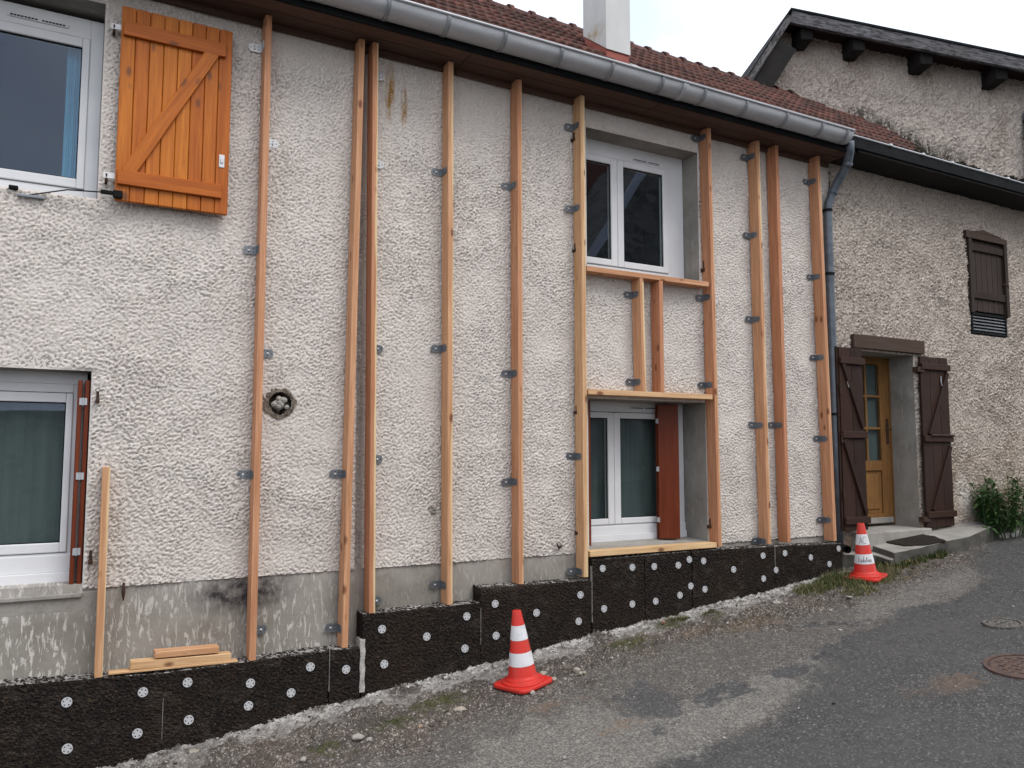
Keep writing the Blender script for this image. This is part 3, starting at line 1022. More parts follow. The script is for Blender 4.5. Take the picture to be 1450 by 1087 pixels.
def window(x0, x1, z0, z1, y, fl, fr_, ft, fb, sashes, sw, curtain=None, vent=None, sill_h=0.0):
    """white pvc window: fixed frame (part) with sashes, panes, vent and curtain as its sub-parts"""
    f_ = MB().ring(x0, x1, z0, z1, fl, fr_, ft, fb, y, y + 0.07)
    if sill_h:
        f_.box(x0, x1, y - 0.03, y, z0, z0 + sill_h * 0.45)
        f_.box(x0, x1, y - 0.014, y, z0 + sill_h * 0.45, z0 + sill_h)
    fo = f_.build("window", 'pvc', house, bevel=0.004)
    for (a, b_, l_, r_) in sashes:
        zz0, zz1 = z0 + fb, z1 - ft
        so_ = MB().ring(a, b_, zz0 + 0.004, zz1 - 0.004, l_, r_, sw, sw, y - 0.012, y + 0.05).build("sash", 'pvc', fo, bevel=0.006)
        MB().box(a + l_ - 0.004, b_ - r_ + 0.004, y + 0.012, y + 0.018, zz0 + sw - 0.002, zz1 - sw + 0.002).build("pane", 'glass', fo)
        sk = MB().ring(a + l_, b_ - r_, zz0 + sw + 0.004, zz1 - sw - 0.004, 0.006, 0.006, 0.006, 0.006, y + 0.002, y + 0.012)
        sk.build("gasket", 'black', fo)
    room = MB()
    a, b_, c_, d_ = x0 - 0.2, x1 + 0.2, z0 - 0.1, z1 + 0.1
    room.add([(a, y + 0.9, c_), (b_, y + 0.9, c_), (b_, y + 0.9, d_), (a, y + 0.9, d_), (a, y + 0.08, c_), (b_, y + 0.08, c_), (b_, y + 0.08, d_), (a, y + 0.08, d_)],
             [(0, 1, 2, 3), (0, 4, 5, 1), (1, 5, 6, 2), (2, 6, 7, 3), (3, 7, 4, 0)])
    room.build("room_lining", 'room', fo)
    if curtain:
        cx0, cx1, mat_ = curtain
        n_ = 60
        mbc = MB()
        for i in range(n_ + 1):
            xx = cx0 + (cx1 - cx0) * i / n_
            yy = y + 0.10 + 0.006 * math.sin(i * 1.1) + 0.006 * math.sin(i * 0.37 + 1)
            mbc.v += [(xx, yy, z0), (xx, yy, z1)]
        for i in range(n_):
            mbc.f.append((2 * i, 2 * i + 2, 2 * i + 3, 2 * i + 1))
        mbc.build("curtain", mat_, fo, smooth=True)
    if vent:
        vx0, vx1, vz = vent
        g_ = MB()
        g_.box(vx0, vx1, y - 0.012, y - 0.001, vz - 0.012, vz + 0.012)
        vo = g_.build("vent_grille", 'pvc', fo, bevel=0.004)
        s_ = MB()
        n_ = 16
        for i in range(n_):
            if i == n_ // 2:
                continue
            xx = vx0 + 0.015 + (vx1 - vx0 - 0.03) * i / n_
            s_.box(xx, xx + (vx1 - vx0) / n_ * 0.72, y - 0.0135, y - 0.0122, vz - 0.005, vz + 0.005)
        s_.build("vent_slots", 'black', fo, kind='stuff')
    return fo


# A  upper left
y = dA
zt = W(148, 33, y)[2]
zb = A_z0 - 0.03
xr = A_x1
fx = W(124, 150, y)[0]
window(AX0, xr, zb, zt, y, 0.08, xr - fx, zt - W(124, 55, y)[2], W(110, 268, y)[2] - zb,
       [(W(124, 150, y)[0] - 0.93, W(124, 150, y)[0], 0.07, W(124, 150, y)[0] - W(113, 150, y)[0])], 0.065, (W(92, 150, y + .1)[0], W(120, 150, y + .1)[0], 'curtain_blue'),
       (W(10, 30, y)[0], W(97, 41, y)[0], W(50, 28, y)[2]))
# B upper right
y = dB
xr = W(966, 300, y)[0]
xm = W(873.5, 300, y)[0]
xs = W(945, 300, y)[0]
xl = B_x0 - 0.01
zt = W(965.5, 225, y)[2]
zb = W(945, 391, y)[2] - 0.05
sz1, sz0 = W(945, 241, y)[2], W(945, 388, y)[2]
sww = W(945, 300, y)[0] - W(938, 300, y)[0]
window(xl, B_x1 - 0.004, zb, zt, y, max(0.03, (xm - (xs - xm)) - xl), B_x1 - 0.004 - xs, zt - sz1, sz0 - zb,
       [(xm - (xs - xm), xm - 0.002, sww, sww * 1.15), (xm + 0.002, xs, sww * 1.15, sww)], 0.06, None,
       (W(895, 226, y)[0], W(934, 234, y)[0], W(915, 230, y)[2]))
# C lower right
y = dC
xm = W(869, 650, y)[0]
xr = W(966, 700, y)[0]
xs = W(944, 700, y)[0]
zt = C_z1
zb = C_z0 + 0.03
window(C_x0, C_x1 - 0.004, zb, zt, y, max(0.03, (xm - (xs - xm)) - C_x0), C_x1 - 0.004 - xs, zt - W(900, 584, y)[2], W(900, 741, y)[2] - zb,
       [(xm - (xs - xm), xm - 0.002, 0.055, 0.07), (xm + 0.002, xs, 0.07, 0.06)], 0.055, (C_x0, C_x1, 'curtain'),
       (W(891, 577, y)[0], W(929, 580, y)[0], W(910, 578, y)[2]), W(900, 741, y)[2] - zb - 0.01)
# D lower left
y = dD
xs = W(99, 670, y)[0]
zt = W(113, 544, y)[2]
zb = D_z0 + 0.02
window(AX0, D_x1 - 0.005, zb, zt, y, 0.08, D_x1 - 0.005 - xs, zt - W(104, 556, y)[2], W(93, 782, y)[2] - zb,
       [(xs - 0.98, xs, 0.07, xs - W(89, 670, y)[0])], 0.062, (AX0, D_x1, 'curtain'), None, W(93, 782, y)[2] - zb - 0.012)
MB().box(D_x1 - 1.35, D_x1 - 0.02, dD - 0.005, dD + 0.06, zt, D_z1).build("roller_box", 'pvc', house)


# folded shutters in the two lower windows: each leaf a part
def folded(pts, zs0, zs1, hinge_zs, hx, hy, lab):
    for (a, b_) in pts:
        timber("shutter_leaf", ((a[0] + b_[0]) / 2, (a[1] + b_[1]) / 2, zs0), ((a[0] + b_[0]) / 2, (a[1] + b_[1]) / 2, zs1),
               (Vector(b_) - Vector(a)).length, 0.026, 'red_wood', house, side=(b_[0] - a[0], b_[1] - a[1], 0), tint=random.random(), bevel=0.004)
    for hz in hinge_zs:
        MB().box(hx - 0.022, hx + 0.022, hy - 0.006, hy - 0.001, hz - 0.022, hz + 0.022).tube([(hx, hy - 0.008, hz - 0.024), (hx, hy - 0.008, hz + 0.024)], 0.006, 8).build("hinge", 'zinc', house)


zc0, zc1 = C_z0 + 0.035, C_z1 - 0.015
q0, q1 = W(935, 650, 0.20), W(963, 650, 0.13)
folded([((q0[0], 0.235), (q1[0], 0.15)), ((q0[0] + 0.01, 0.275), (q1[0] + 0.02, 0.20))], zc0, zc1,
       [W(934, 596, 0.2)[2], W(934, 664, 0.2)[2], W(934, 736, 0.2)[2]], q0[0] - 0.004, 0.232, "")
folded([((C_x0 + 0.05, 0.06), (C_x0 + 0.05, 0.28))], zc0, zc1, [], 0, 0, "")
zd0, zd1 = D_z0 + 0.03, D_z1 - 0.06
xa, xb = W(108, 670, 0.02)[0], W(118.5, 670, 0.02)[0]
folded([((xa, 0.02), (xa, 0.185)), ((xb, 0.02), (xb, 0.185))], zd0, zd1, [W(113, 568, 0)[2], W(113, 674, 0)[2], W(113, 781, 0)[2]], (xa + xb) / 2, 0.018, "")

# orange shutter hooked open beside the upper left window
ys = -0.075
TL, TR, BR, BL = W(173.4, 7, ys), W(329.5, 48, ys), W(321.5, 306, ys), W(161, 282, ys)
sx0, sx1 = (TL[0] + BL[0]) / 2, (TR[0] + BR[0]) / 2
sz0, sz1 = (BL[2] + BR[2]) / 2, (TL[2] + TR[2]) / 2
sh = MB().box(sx0 + 0.004, sx1 - 0.004, ys + 0.018, ys + 0.022, sz0 + 0.004, sz1 - 0.004).build("shutter", 'stained', house)
sh["label"] = "orange stained plank shutter with Z brace, hooked open"
npk = 8
for i in range(npk):
    a = sx0 + (sx1 - sx0) * i / npk
    b_ = sx0 + (sx1 - sx0) * (i + 1) / npk
    timber("plank", ((a + b_) / 2, ys, sz0), ((a + b_) / 2, ys, sz1), b_ - a - 0.003, 0.032 + 0.001 * (i % 2), 'stained', sh, tint=random.random(), bevel=0.004)
tb = (W(175, 38, ys - .03)[2] + W(320, 73, ys - .03)[2]) / 2
bb = (W(165, 248, ys - .03)[2] + W(314, 273, ys - .03)[2]) / 2
for zz in (tb, bb):
    timber("batten", (sx0 + 0.012, ys - 0.029, zz), (sx1 - 0.045, ys - 0.029, zz), 0.098, 0.026, 'stained', sh, side=(0, 0, 1), tint=0.0, bevel=0.004)
timber("brace", (sx0 + 0.07, ys - 0.0285, bb + 0.03), (sx1 - 0.13, ys - 0.0285, tb - 0.03), 0.088, 0.025, 'stained', sh, side=(1, 0, -0.5), tint=0.3, bevel=0.004)
lt = W(314, 228, ys - .02)
MB().box(lt[0] - 0.018, lt[0] + 0.018, ys - 0.022, ys - 0.017, lt[2] - 0.045, lt[2] + 0.045).box(lt[0] - 0.008, lt[0] + 0.008, ys - 0.03, ys - 0.022, lt[2] - 0.015, lt[2] + 0.015).build("latch", 'steel_bright', sh, bevel=0.002)
for (px, py) in ((164, 39), (153, 249)):
    q = W(px, py, -0.04)
    MB().box(q[0] - 0.03, q[0] + 0.045, -0.06, -0.054, q[2] - 0.02, q[2] + 0.02).build("strap_hinge", 'steel_bright', sh, bevel=0.002)
    MB().tube([(q[0] - 0.01, 0.0, q[2] - 0.04), (q[0] - 0.01, -0.05, q[2] - 0.04), (q[0] - 0.01, -0.055, q[2] + 0.01)], 0.009, 8).build("pintle", 'iron', house, smooth=True)
am = W(163, 273, -0.12)
a0 = W(30, 276, -0.01)
MB().tube([(am[0] - 0.01, -0.1, am[2] + 0.005), (a0[0] + 0.25, -0.06, am[2] - 0.005), (a0[0] + 0.02, -0.012, a0[2])], 0.0045, 8).build("stay_arm", 'black', house, smooth=True)
MB().box(am[0] - 0.085, am[0] - 0.01, -0.118, -0.094, am[2] - 0.012, am[2] + 0.014).box(am[0] - 0.012, am[0] + 0.045, -0.128, -0.092, am[2] - 0.028, am[2] + 0.02).build("stay_bracket", 'black', house, bevel=0.006)
MB().box(a0[0] - 0.02, a0[0] + 0.13, -0.03, -0.008, a0[2] - 0.012, a0[2] + 0.006).build("stay_plate", 'steel', house, bevel=0.003)
q = W(18, 266, 0.0)
MB().box(q[0] - 0.02, q[0] + 0.03, -0.03, 0.02, q[2] - 0.01, q[2] + 0.012).build("shutter_stop", 'black', house, bevel=0.004)

# iron pintles and turnbuckles left in the wall
for (px, py, hgt) in ((138, 565, 0.05), (128, 792, 0.06), (811, 196, 0.05), (813, 353, 0.05), (815, 582, 0.05), (817, 752, 0.06), (993, 235, 0.05), (995, 380, 0.07), (1003, 587, 0.05), (1004, 743, 0.06)):
    q = W(px, py, -0.02)
    MB().box(q[0] - 0.012, q[0] + 0.012, -0.05, 0.0, q[2] - hgt * 0.5, q[2] + 0.0).tube([(q[0], -0.035, q[2]), (q[0], -0.035, q[2] + hgt)], 0.009, 8).build("pintle", 'iron', house, bevel=0.003)
for (px, py, dx, dz) in ((175, 833, 0.0, -0.075), (795, 778, -0.05, 0.055)):
    q = W(px, py, -0.03)
    MB().tube([(q[0], -0.005, q[2] + 0.03), (q[0], -0.03, q[2] + 0.03), (q[0] + dx * 0.5, -0.035, q[2] + dz * 0.3), (q[0] + dx, -0.035, q[2] + dz)], [0.006, 0.008, 0.013, 0.004], 8).build("shutter_stay", 'iron', house, smooth=True)

# old flue hole
q = hv
n_ = 26
mb = MB()
for k in range(n_):
    a = 2 * math.pi * k / n_
    r0 = 0.092 + 0.010 * math.sin(3 * a + 1) + 0.010 * math.cos(4 * a) + 0.010 * random.random()
    for (r_, y_) in ((r0, -0.008), (r0 - 0.012, -0.006), (r0 - 0.018, 0.10), (r0 - 0.03, 0.12)):
        mb.v.append((q[0] + r_ * math.cos(a), y_, q[2] + r_ * math.sin(a)))
for k in range(n_):
    for j in range(3):
        mb.f.append((k * 4 + j, k * 4 + j + 1, ((k + 1) % n_) * 4 + j + 1, ((k + 1) % n_) * 4 + j))
mb.f.append(tuple(k * 4 + 3 for k in range(n_)))
mb.build("flue_hole", 'hole_mortar', house, smooth=False)
mb = MB()
pr = [(hv[0] + (.098 + .05 * max(0, -math.cos(2 * math.pi * k / 20)) ** 2 + .012 * random.random()) * math.cos(2 * math.pi * k / 20), -.005, hv[2] + (.10 + .02 * random.random()) * math.sin(2 * math.pi * k / 20)) for k in range(20)]
for k in range(20):
    a_, b_ = pr[k], pr[(k + 1) % 20]
    ci = [(hv[0] + .084 * math.cos(2 * math.pi * kk / 20), -.009, hv[2] + .084 * math.sin(2 * math.pi * kk / 20)) for kk in (k, k + 1)]
    mb.add([a_, b_, ci[1], ci[0]], [(0, 1, 2, 3)])
mb.build("broken_edge", 'hole_mortar', house)
mb = MB()
for k in range(17):
    a, r_ = random.random() * 6.28, 0.058 * random.random() ** 0.6
    x_, z_ = q[0] + r_ * math.cos(a), q[2] - 0.012 + r_ * math.sin(a) * 0.8
    s_ = random.uniform(0.012, 0.026)
    mb.lathe([(0.001, -s_), (s_ * 0.8, -s_ * 0.5), (s_, 0.1 * s_), (s_ * 0.7, s_ * 0.7), (0.001, s_)], 7, (x_, random.uniform(0.004, 0.045), z_), False)
mb.build("flue_rubble", 'stone', house, smooth=False)
q = W(611, 722)
mb = MB()
for k in range(4):
    s_ = random.uniform(0.012, 0.02)
    mb.lathe([(0.001, -s_), (s_, -s_ * 0.2), (s_ * 0.7, s_ * 0.7), (0.001, s_)], 6, (q[0] + random.uniform(-.022, .022), -0.004, q[2] + random.uniform(-.022, .022)), False)
mb.build("chipped_patch", 'cement', house)

# eaves: wall plate board, soffit boards, fascia
EX0, EX1 = -1.6, XJ - 0.02
ZS = 3.135
mb_x = EX0
k = 0
while mb_x < EX1 - 0.01:
    x2 = min(mb_x + (2.35 if k % 2 else 1.9), EX1)
    timber("soffit_board", (mb_x, -0.10, ZS + 0.011), (x2 - 0.004, -0.10, ZS + 0.011), 0.165, 0.022, 'soffit', house, side=(0, 1, 0), tint=random.random())
    timber("soffit_board", (mb_x + 0.0, -0.262, ZS + 0.013), (x2 - 0.004, -0.262, ZS + 0.013), 0.152, 0.022, 'soffit', house, side=(0, 1, 0), tint=random.random())
    timber("frieze_board", (mb_x, -0.026, ZS - 0.026), (x2 - 0.003, -0.026, ZS - 0.026), 0.024, 0.05, 'soffit', house, side=(0, 1, 0), tint=random.random())
    mb_x = x2
    k += 1
MB().box(EX0, EX1 + 0.01, -0.365, -0.34, ZS - 0.006, ZS + 0.20).build("fascia", 'zinc_dark', house)

# roof
TANP = 0.78
PIT = math.atan(TANP)
YE, ZE = -0.45, 3.20
YR = 1.74


def zroof(y_):
    return ZE + TANP * (y_ - YE)


XR1 = 9.35
XV0, XV1 = 8.0, 9.8
deck = MB().hexa([(EX0, YE + 0.1, zroof(YE + 0.1) - 0.10), (XV0, YE + 0.1, zroof(YE + 0.1) - 0.10), (XV1, YR, zroof(YR) - 0.20), (EX0, YR, zroof(YR) - 0.20)],
                 [(EX0, YE + 0.1, zroof(YE + 0.1) - 0.035), (XV0, YE + 0.1, zroof(YE + 0.1) - 0.035), (XV1, YR, zroof(YR) - 0.035), (EX0, YR, zroof(YR) - 0.035)])
deck.box(XV0 - .6, 13.4, -.30, 1.6, 3.175, 3.20)
deck.hexa([(EX0, YR, zroof(YR) - 0.20), (XV1, YR, zroof(YR) - 0.20), (XV1, 4.2, zroof(YR) - 1.92), (EX0, 4.2, zroof(YR) - 1.92)],
          [(EX0, YR, zroof(YR) - 0.035), (XV1, YR, zroof(YR) - 0.035), (XV1, 4.2, zroof(YR) - 1.75), (EX0, 4.2, zroof(YR) - 1.75)])
roof = deck.build("roof", 'zinc_dark', house)
TWD, TGA = 0.2, 0.305
# one tile: two rolls across, thick rounded lower edge; local x across, y up the slope
us = np.linspace(0, 1, 13)
prof = 0.027 * np.abs(np.sin(us * math.pi * 2)) ** 0.8
tv, tf = [], []
for j, (yy, zo) in enumerate(((-0.004, -0.03), (-0.012, 0.012), (0.0, 0.030), (TGA + 0.05, -0.012))):
    for i, u_ in enumerate(us):
        tv.append(((u_ - 0.5) * TWD * 1.03, yy, prof[i] * (1.0 if j else 0.5) + zo + 0.012))
for j in range(3):
    for i in range(12):
        tf.append((j * 13 + i, j * 13 + i + 1, (j + 1) * 13 + i + 1, (j + 1) * 13 + i))
tme = bpy.data.meshes.new("roof_tile")
tme.from_pydata(tv, [], tf)
tme.materials.append(M['tile'])
tme.polygons.foreach_set("use_smooth", [True] * len(tme.polygons))
cells = []
TA = rad(25.7)                         # the tall gable behind is turned by this
GP = np.array([11.3, 0.40, 0.0])
gd = np.array([math.cos(TA), -math.sin(TA), 0])
gn = np.array([math.sin(TA), math.cos(TA), 0])


def y_gable(x_):
    return GP[1] - (x_ - GP[0]) * math.tan(TA)


GXE0 = W(1206, 190, -0.5)[0]
nr = int((YR - YE) / math.cos(PIT) / TGA)
for r_ in range(nr + 1):
    yb = YE + r_ * TGA * math.cos(PIT)
    if yb > YR - 0.05:
        continue
    nxt = int((11.2 - EX0) / TWD)
    for i in range(nxt):
        if r_ == 0 and EX0 + (i + 1.0) * TWD > GXE0:
            continue
        xx = EX0 + (i + 0.5) * TWD + (0.0 if r_ % 2 else 0.1)
        if yb + 0.1 > y_gable(xx) or xx > (8.1 + (yb + .45) * 1.4 if yb < .13 else 8.89 + (yb + .1 - .13) * .62):
            continue
        cells.append((xx, yb, r_))
ch0, ch1 = W(858.5, 72, 0.2)[0], W(893, 80, 0.2)[0]
CHY0, CHY1 = 0.2, 0.59
cells = [c_ for c_ in cells if not (ch0 - 0.02 < c_[0] < ch1 + 0.02 and CHY0 - 0.2 < c_[1] < CHY1 - 0.05)]


def tile_mat(xx, yb):
    return Matrix.Translation((xx + random.uniform(-.003, .003), yb, zroof(yb) + random.uniform(-.003, .004))) @ Matrix.Rotation(PIT + random.uniform(-.012, .012), 4, 'X') @ Matrix.Rotation(random.uniform(-.012, .012), 4, 'Z')


near = [c_ for c_ in cells if c_[0] > 1.7 and c_[2] >= 2]
near.sort(key=lambda c_: c_[0])
near = near[:296]
ns_ = set(near)
for c_ in near:
    o = bpy.data.objects.new("roof_tile", tme)
    COL.objects.link(o)
    o.parent = roof
    o.matrix_local = Matrix.Translation(-ORIG[roof.name]) @ tile_mat(c_[0], c_[1])
rest = [c_ for c_ in cells if c_ not in ns_]
tva = np.array(tv)
vv, ff = [], []
for n0, c_ in enumerate(rest):
    mt = np.array(tile_mat(c_[0], c_[1]))
    vv.append(tva @ mt[:3, :3].T + mt[:3, 3])
    ff.append(np.array(tf) + n0 * len(tv))
np_mesh("roof_tiles", np.concatenate(vv), np.concatenate(ff), 'tile', roof, True, None, (3, 0.2, 3.6), 'stuff')
# ridge tiles, each with a raised collar
xx = 0.5
while xx < 10.2 and YR < y_gable(xx) + 0.15:
    mb = MB()
    n_ = 8
    for (xo, r_) in ((0.0, 0.098), (0.0, 0.112), (0.05, 0.112), (0.05, 0.094), (0.32, 0.084)):
        for k in range(n_ + 1):
            a = math.pi * (0.02 + 0.96 * k / n_)
            mb.v.append((xo, math.cos(a) * r_, math.sin(a) * r_))
    for j in range(4):
        for k in range(n_):
            mb.f.append((j * (n_ + 1) + k, j * (n_ + 1) + k + 1, (j + 1) * (n_ + 1) + k + 1, (j + 1) * (n_ + 1) + k))
    mb.build("ridge_tile", 'tile', roof, (xx, YR, zroof(YR) - 0.03), True, local=True)
    xx += 0.275

# chimney clad in pale sheet with red flashing at its foot
zb0 = zroof(CHY0) + 0.13
zb1 = zroof(CHY1) + 0.13
chm = MB().hexa([(ch0, CHY0, zb0), (ch1, CHY0, zb0), (ch1, CHY1, zb1), (ch0, CHY1, zb1)], [(ch0, CHY0, 5.9), (ch1, CHY0, 5.9), (ch1, CHY1, 5.9), (ch0, CHY1, 5.9)])
chm.box(ch0 - 0.05, ch1 + 0.05, CHY0 - 0.05, CHY1 + 0.05, 5.9, 5.97)
chim = chm.build("chimney", 'clad', house, bevel=0.004)
MB().hexa([(ch0 + .012, CHY0 + .012, zroof(CHY0) - .1), (ch1 - .012, CHY0 + .012, zroof(CHY0) - .1), (ch1 - .012, CHY1 - .012, zroof(CHY1) - .1), (ch0 + .012, CHY1 - .012, zroof(CHY1) - .1)],
          [(ch0 + .012, CHY0 + .012, zb0 + .02), (ch1 - .012, CHY0 + .012, zb0 + .02), (ch1 - .012, CHY1 - .012, zb1 + .02), (ch0 + .012, CHY1 - .012, zb1 + .02)]).build("flashing", 'flash', chim)
MB().hexa([(ch1 - .01, CHY0 - .12, zroof(CHY0 - .12) + .01), (ch1 + .1, CHY0 - .12, zroof(CHY0 - .12) + .02), (ch1 + .1, CHY1, zroof(CHY1) + .02), (ch1 - .01, CHY1, zroof(CHY1) + .01)],
          [(ch1 - .01, CHY0 - .12, zroof(CHY0 - .12) + .05), (ch1 + .1, CHY0 - .12, zroof(CHY0 - .12) + .045), (ch1 + .1, CHY1, zroof(CHY1) + .045), (ch1 - .01, CHY1, zroof(CHY1) + .06)]).build("flashing", 'mortar', chim)
for (px, py) in ((855, 57), (842, 52)):
    pass

# gutter
GR, GYc, GZc = 0.106, -0.425, 3.272
GXE = W(1206, 190, -0.5)[0]


def gutter(x0, x1, yc, zc, r_, mat, parent, name="gutter", lip=True):
    mb_ = MB()
    n__ = 18
    for xx_ in (x0, x1):
        for rr in (r_, r_ - 0.006):
            for k_ in range(n__ + 1):
                a_ = math.pi + math.pi * k_ / n__
                mb_.v.append((xx_, yc + rr * math.cos(a_), zc + rr * math.sin(a_)))
    m_ = n__ + 1
    for k_ in range(n__):
        mb_.f.append((k_, k_ + 1, 2 * m_ + k_ + 1, 2 * m_ + k_))
        mb_.f.append((m_ + k_ + 1, m_ + k_, 3 * m_ + k_, 3 * m_ + k_ + 1))
    mb_.f.append((2 * m_,) + tuple(range(2 * m_ + 1, 3 * m_)))
    g__ = mb_.build(name, mat, parent, smooth=True)
    if lip:
        MB().tube([(x0, yc - r_ - 0.004, zc + 0.004), (x1, yc - r_ - 0.004, zc + 0.004)], 0.0115, 10).build("gutter_lip", mat, g__, smooth=True)
    return g__


gut = gutter(EX0, GXE, GYc, GZc, GR, 'zinc', house)


def gbracket(xx_, wdt, mat, rr=GR, yc=GYc, zc=GZc, par=None, nm="gutter_bracket"):
    mb_ = MB()
    for x_ in (xx_ - wdt / 2, xx_ + wdt / 2):
        for k_ in range(17):
            a_ = math.pi + math.pi * k_ / 16
            mb_.v.append((x_, yc + (rr + 0.006) * math.cos(a_), zc + (rr + 0.006) * math.sin(a_)))
    for k_ in range(16):
        mb_.f.append((k_, k_ + 1, 17 + k_ + 1, 17 + k_))
    o_ = mb_.build(nm, mat, par or gut, smooth=True)
    s_ = o_.modifiers.new("thick", 'SOLIDIFY')
    s_.thickness = 0.006
    return o_


for px, py in ((443, -22), (552, 0), (637, 24), (717, 47), (797, 69), (869, 89), (940, 108), (1000, 125), (1059, 141), (1116, 157), (1166, 171), (1201, 181)):
    gbracket(W(px, py, GYc - GR)[0], 0.03, 'zinc_mid')
gbracket(W(972, 118, GYc - GR)[0], 0.06, 'zinc', nm="gutter_joint")

# downpipe at the right end
pp_ = [W(1203, 200, -0.40), W(1203, 215, -0.36), W(1200, 232, -0.30), W(1189, 252, -0.20), W(1179, 272, -0.11), W(1173, 288, -0.085), W(1172, 302, -0.075), W(1173, 340, -0.075)]
zz_end = zroad(7.1, -0.1)
pe = W(1173, 340, -0.075)
pts = [Vector(a) for a in pp_] + [Vector((pe[0], -0.075, 0.2)), Vector((pe[0], -0.075, -1.0))]
dp = MB().tube(pts, 0.046, 14).build("downpipe", 'pipe_blue', house, smooth=True)
for zz in (W(1171, 298, -0.075)[2], W(1175, 388, -0.075)[2], 0.4):
    MB().tube([(pe[0], -0.075, zz - 0.014), (pe[0], -0.075, zz + 0.014)], 0.052, 14).box(pe[0] - 0.008, pe[0] + 0.008, -0.04, 0.0, zz - 0.01, zz + 0.01).build("pipe_clamp", 'zinc_dark', dp)
for i in (2, 4):
    MB().tube([pts[i] - (pts[i + 1] - pts[i]).normalized() * 0.025, pts[i] + (pts[i + 1] - pts[i]).normalized() * 0.025], 0.051, 14).build("pipe_collar", 'pipe_blue', dp, smooth=True)

# ================================================================== NEIGHBOUR HOUSE
nb = thing("village_house", (9.3, 0.3, -1.0), "grey tan roughcast house with dark wooden shutters and glazed ochre door, right of the downpipe", "house")
DX1 = W(1298, 620)[0]
DX0 = DX1 - 1.02
DZ1 = W(1290, 503)[2]
DZ0 = W(1306, 745)[2] - 0.0
hx0, hx1 = W(1371, 400)[0], W(1421, 400)[0]
hz0, hz1 = W(1400, 475)[2], W(1400, 340)[2]
relief_wall("wall", 'plaster_b', nb, XJ + 0.004, 12.4, -1.35, 3.2, 0.0112, [(DX0, DX1, -1.4, DZ1), (hx0, hx1, hz0, hz1)], 0.028, 31, 0.030, 0.85, 1.35,
            lambda u, v, h: np.stack([u, 0.008 - h, v], -1), None, None, 0.45, 0.16)
MB().box(XJ + 0.03, DX0 - 0.1, 0.03, 0.45, -1.4, 3.3).box(DX1 + 0.1, hx0 - 0.1, 0.03, 0.45, -1.4, 3.3).box(hx1 + 0.1, 13.4, 0.03, 0.45, -1.4, 3.3).box(DX0 - 0.1, DX1 + 0.1, 0.03, 0.45, DZ1 + 0.1, 3.3).build("wall_core", 'cement', nb)
yd = 0.31
MB().box(DX1, DX1 + 0.1, 0.006, 0.5, -1.3, DZ1).box(DX0 - 0.1, DX0, 0.006, 0.5, -1.3, DZ1).box(DX0 - 0.1, DX1 + 0.1, 0.006, 0.5, DZ1, DZ1 + 0.1).build("reveal", 'cement', nb)
l0, l1 = W(1206, 473, -0.03), W(1306.5, 483, -0.03)
l2 = W(1306.5, 501.5, -0.03)
timber("lintel", (l0[0], -0.02, (l1[2] + l2[2]) / 2), (l1[0], -0.02, (l1[2] + l2[2]) / 2), l1[2] - l2[2], 0.07, 'lintel', nb, side=(0, 0, 1), bevel=0.006)
# step slab
MB().box(DX0 - 0.15, DX1 + 0.02, -0.13, 0.45, DZ0 - 0.2, DZ0 - 0.01).build("door_step", 'concrete', nb, bevel=0.012)

# door
y = yd
dr = W(1263, 650, y)[0]
dl = dr - 0.80
dzt = W(1240, 503, y)[2]
dzb = DZ0 + 0.005
mb = MB().box(DX0, dl - 0.004, y, y + 0.06, dzb, DZ1).box(dr + 0.004, DX1, y, y + 0.06, dzb, DZ1).box(dl - 0.004, dr + 0.004, y, y + 0.06, dzt + 0.004, DZ1)
mb.build("door_frame", 'door_wood', nb, bevel=0.004)["tint"] = 0.3
gx0, gx1 = W(1214, 580, y)[0], W(1247, 580, y)[0]
gx0 = dl + (dr - gx1)
gz1_, gz0_ = W(1240, 516, y)[2], W(1240, 652, y)[2]
pz1, pz0 = W(1245, 666, y)[2], W(1245, 727, y)[2]
mb = MB()
mb.box(dl, gx0, y + .008, y + .05, dzb + .01, dzt).box(gx1, dr, y + .008, y + .05, dzb + .01, dzt)
mb.box(gx0, gx1, y + .008, y + .05, gz1_, dzt).box(gx0, gx1, y + .008, y + .05, pz1, gz0_).box(gx0, gx1, y + .008, y + .05, dzb + .01, pz0)
door = mb.build("door", 'door_wood', nb, bevel=0.003)
door["tint"] = 0.6
MB().box(gx0, gx1, y + .028, y + .04, pz0, pz1).box(gx0 + .05, gx1 - .05, y + .016, y + .028, pz0 + .05, pz1 - .05).build("door_panel", 'door_wood', door, bevel=0.008)["tint"] = 0.8
MB().box(dl + 0.02, dr - 0.02, y - .012, y + .008, dzb + .02, dzb + .085).build("weather_bar", 'cement', door, bevel=0.005)
gm = (gx0 + gx1) / 2 + 0.0
rows = [gz1_ + (gz0_ - gz1_) * k / 3 for k in range(4)]
mb = MB().box(gm - .013, gm + .013, y + .012, y + .04, gz0_, gz1_)
mb.build("muntin", 'door_wood', door, bevel=0.004)["tint"] = 0.9
for k in (1, 2):
    for (a, b_) in ((gx0, gm - .013), (gm + .013, gx1)):
        MB().box(a, b_, y + .012, y + .04, rows[k] - .013, rows[k] + .013).build("muntin", 'door_wood', door, bevel=0.004)["tint"] = 0.9
for k in range(3):
    for (a, b_) in ((gx0, gm - .013), (gm + .013, gx1)):
        zt_, zb_ = rows[k] - (.013 if k else 0), rows[k + 1] + (.013 if k < 2 else 0)
        MB().box(a, b_, y + .024, y + .03, zb_, zt_).build("pane", 'glass', door)
MB().box(gx0, gx1, y + .06, y + .064, gz0_ - .05, gz1_ + .05).build("door_curtain", 'curtain', door)
hp = W(1257, 610, y)
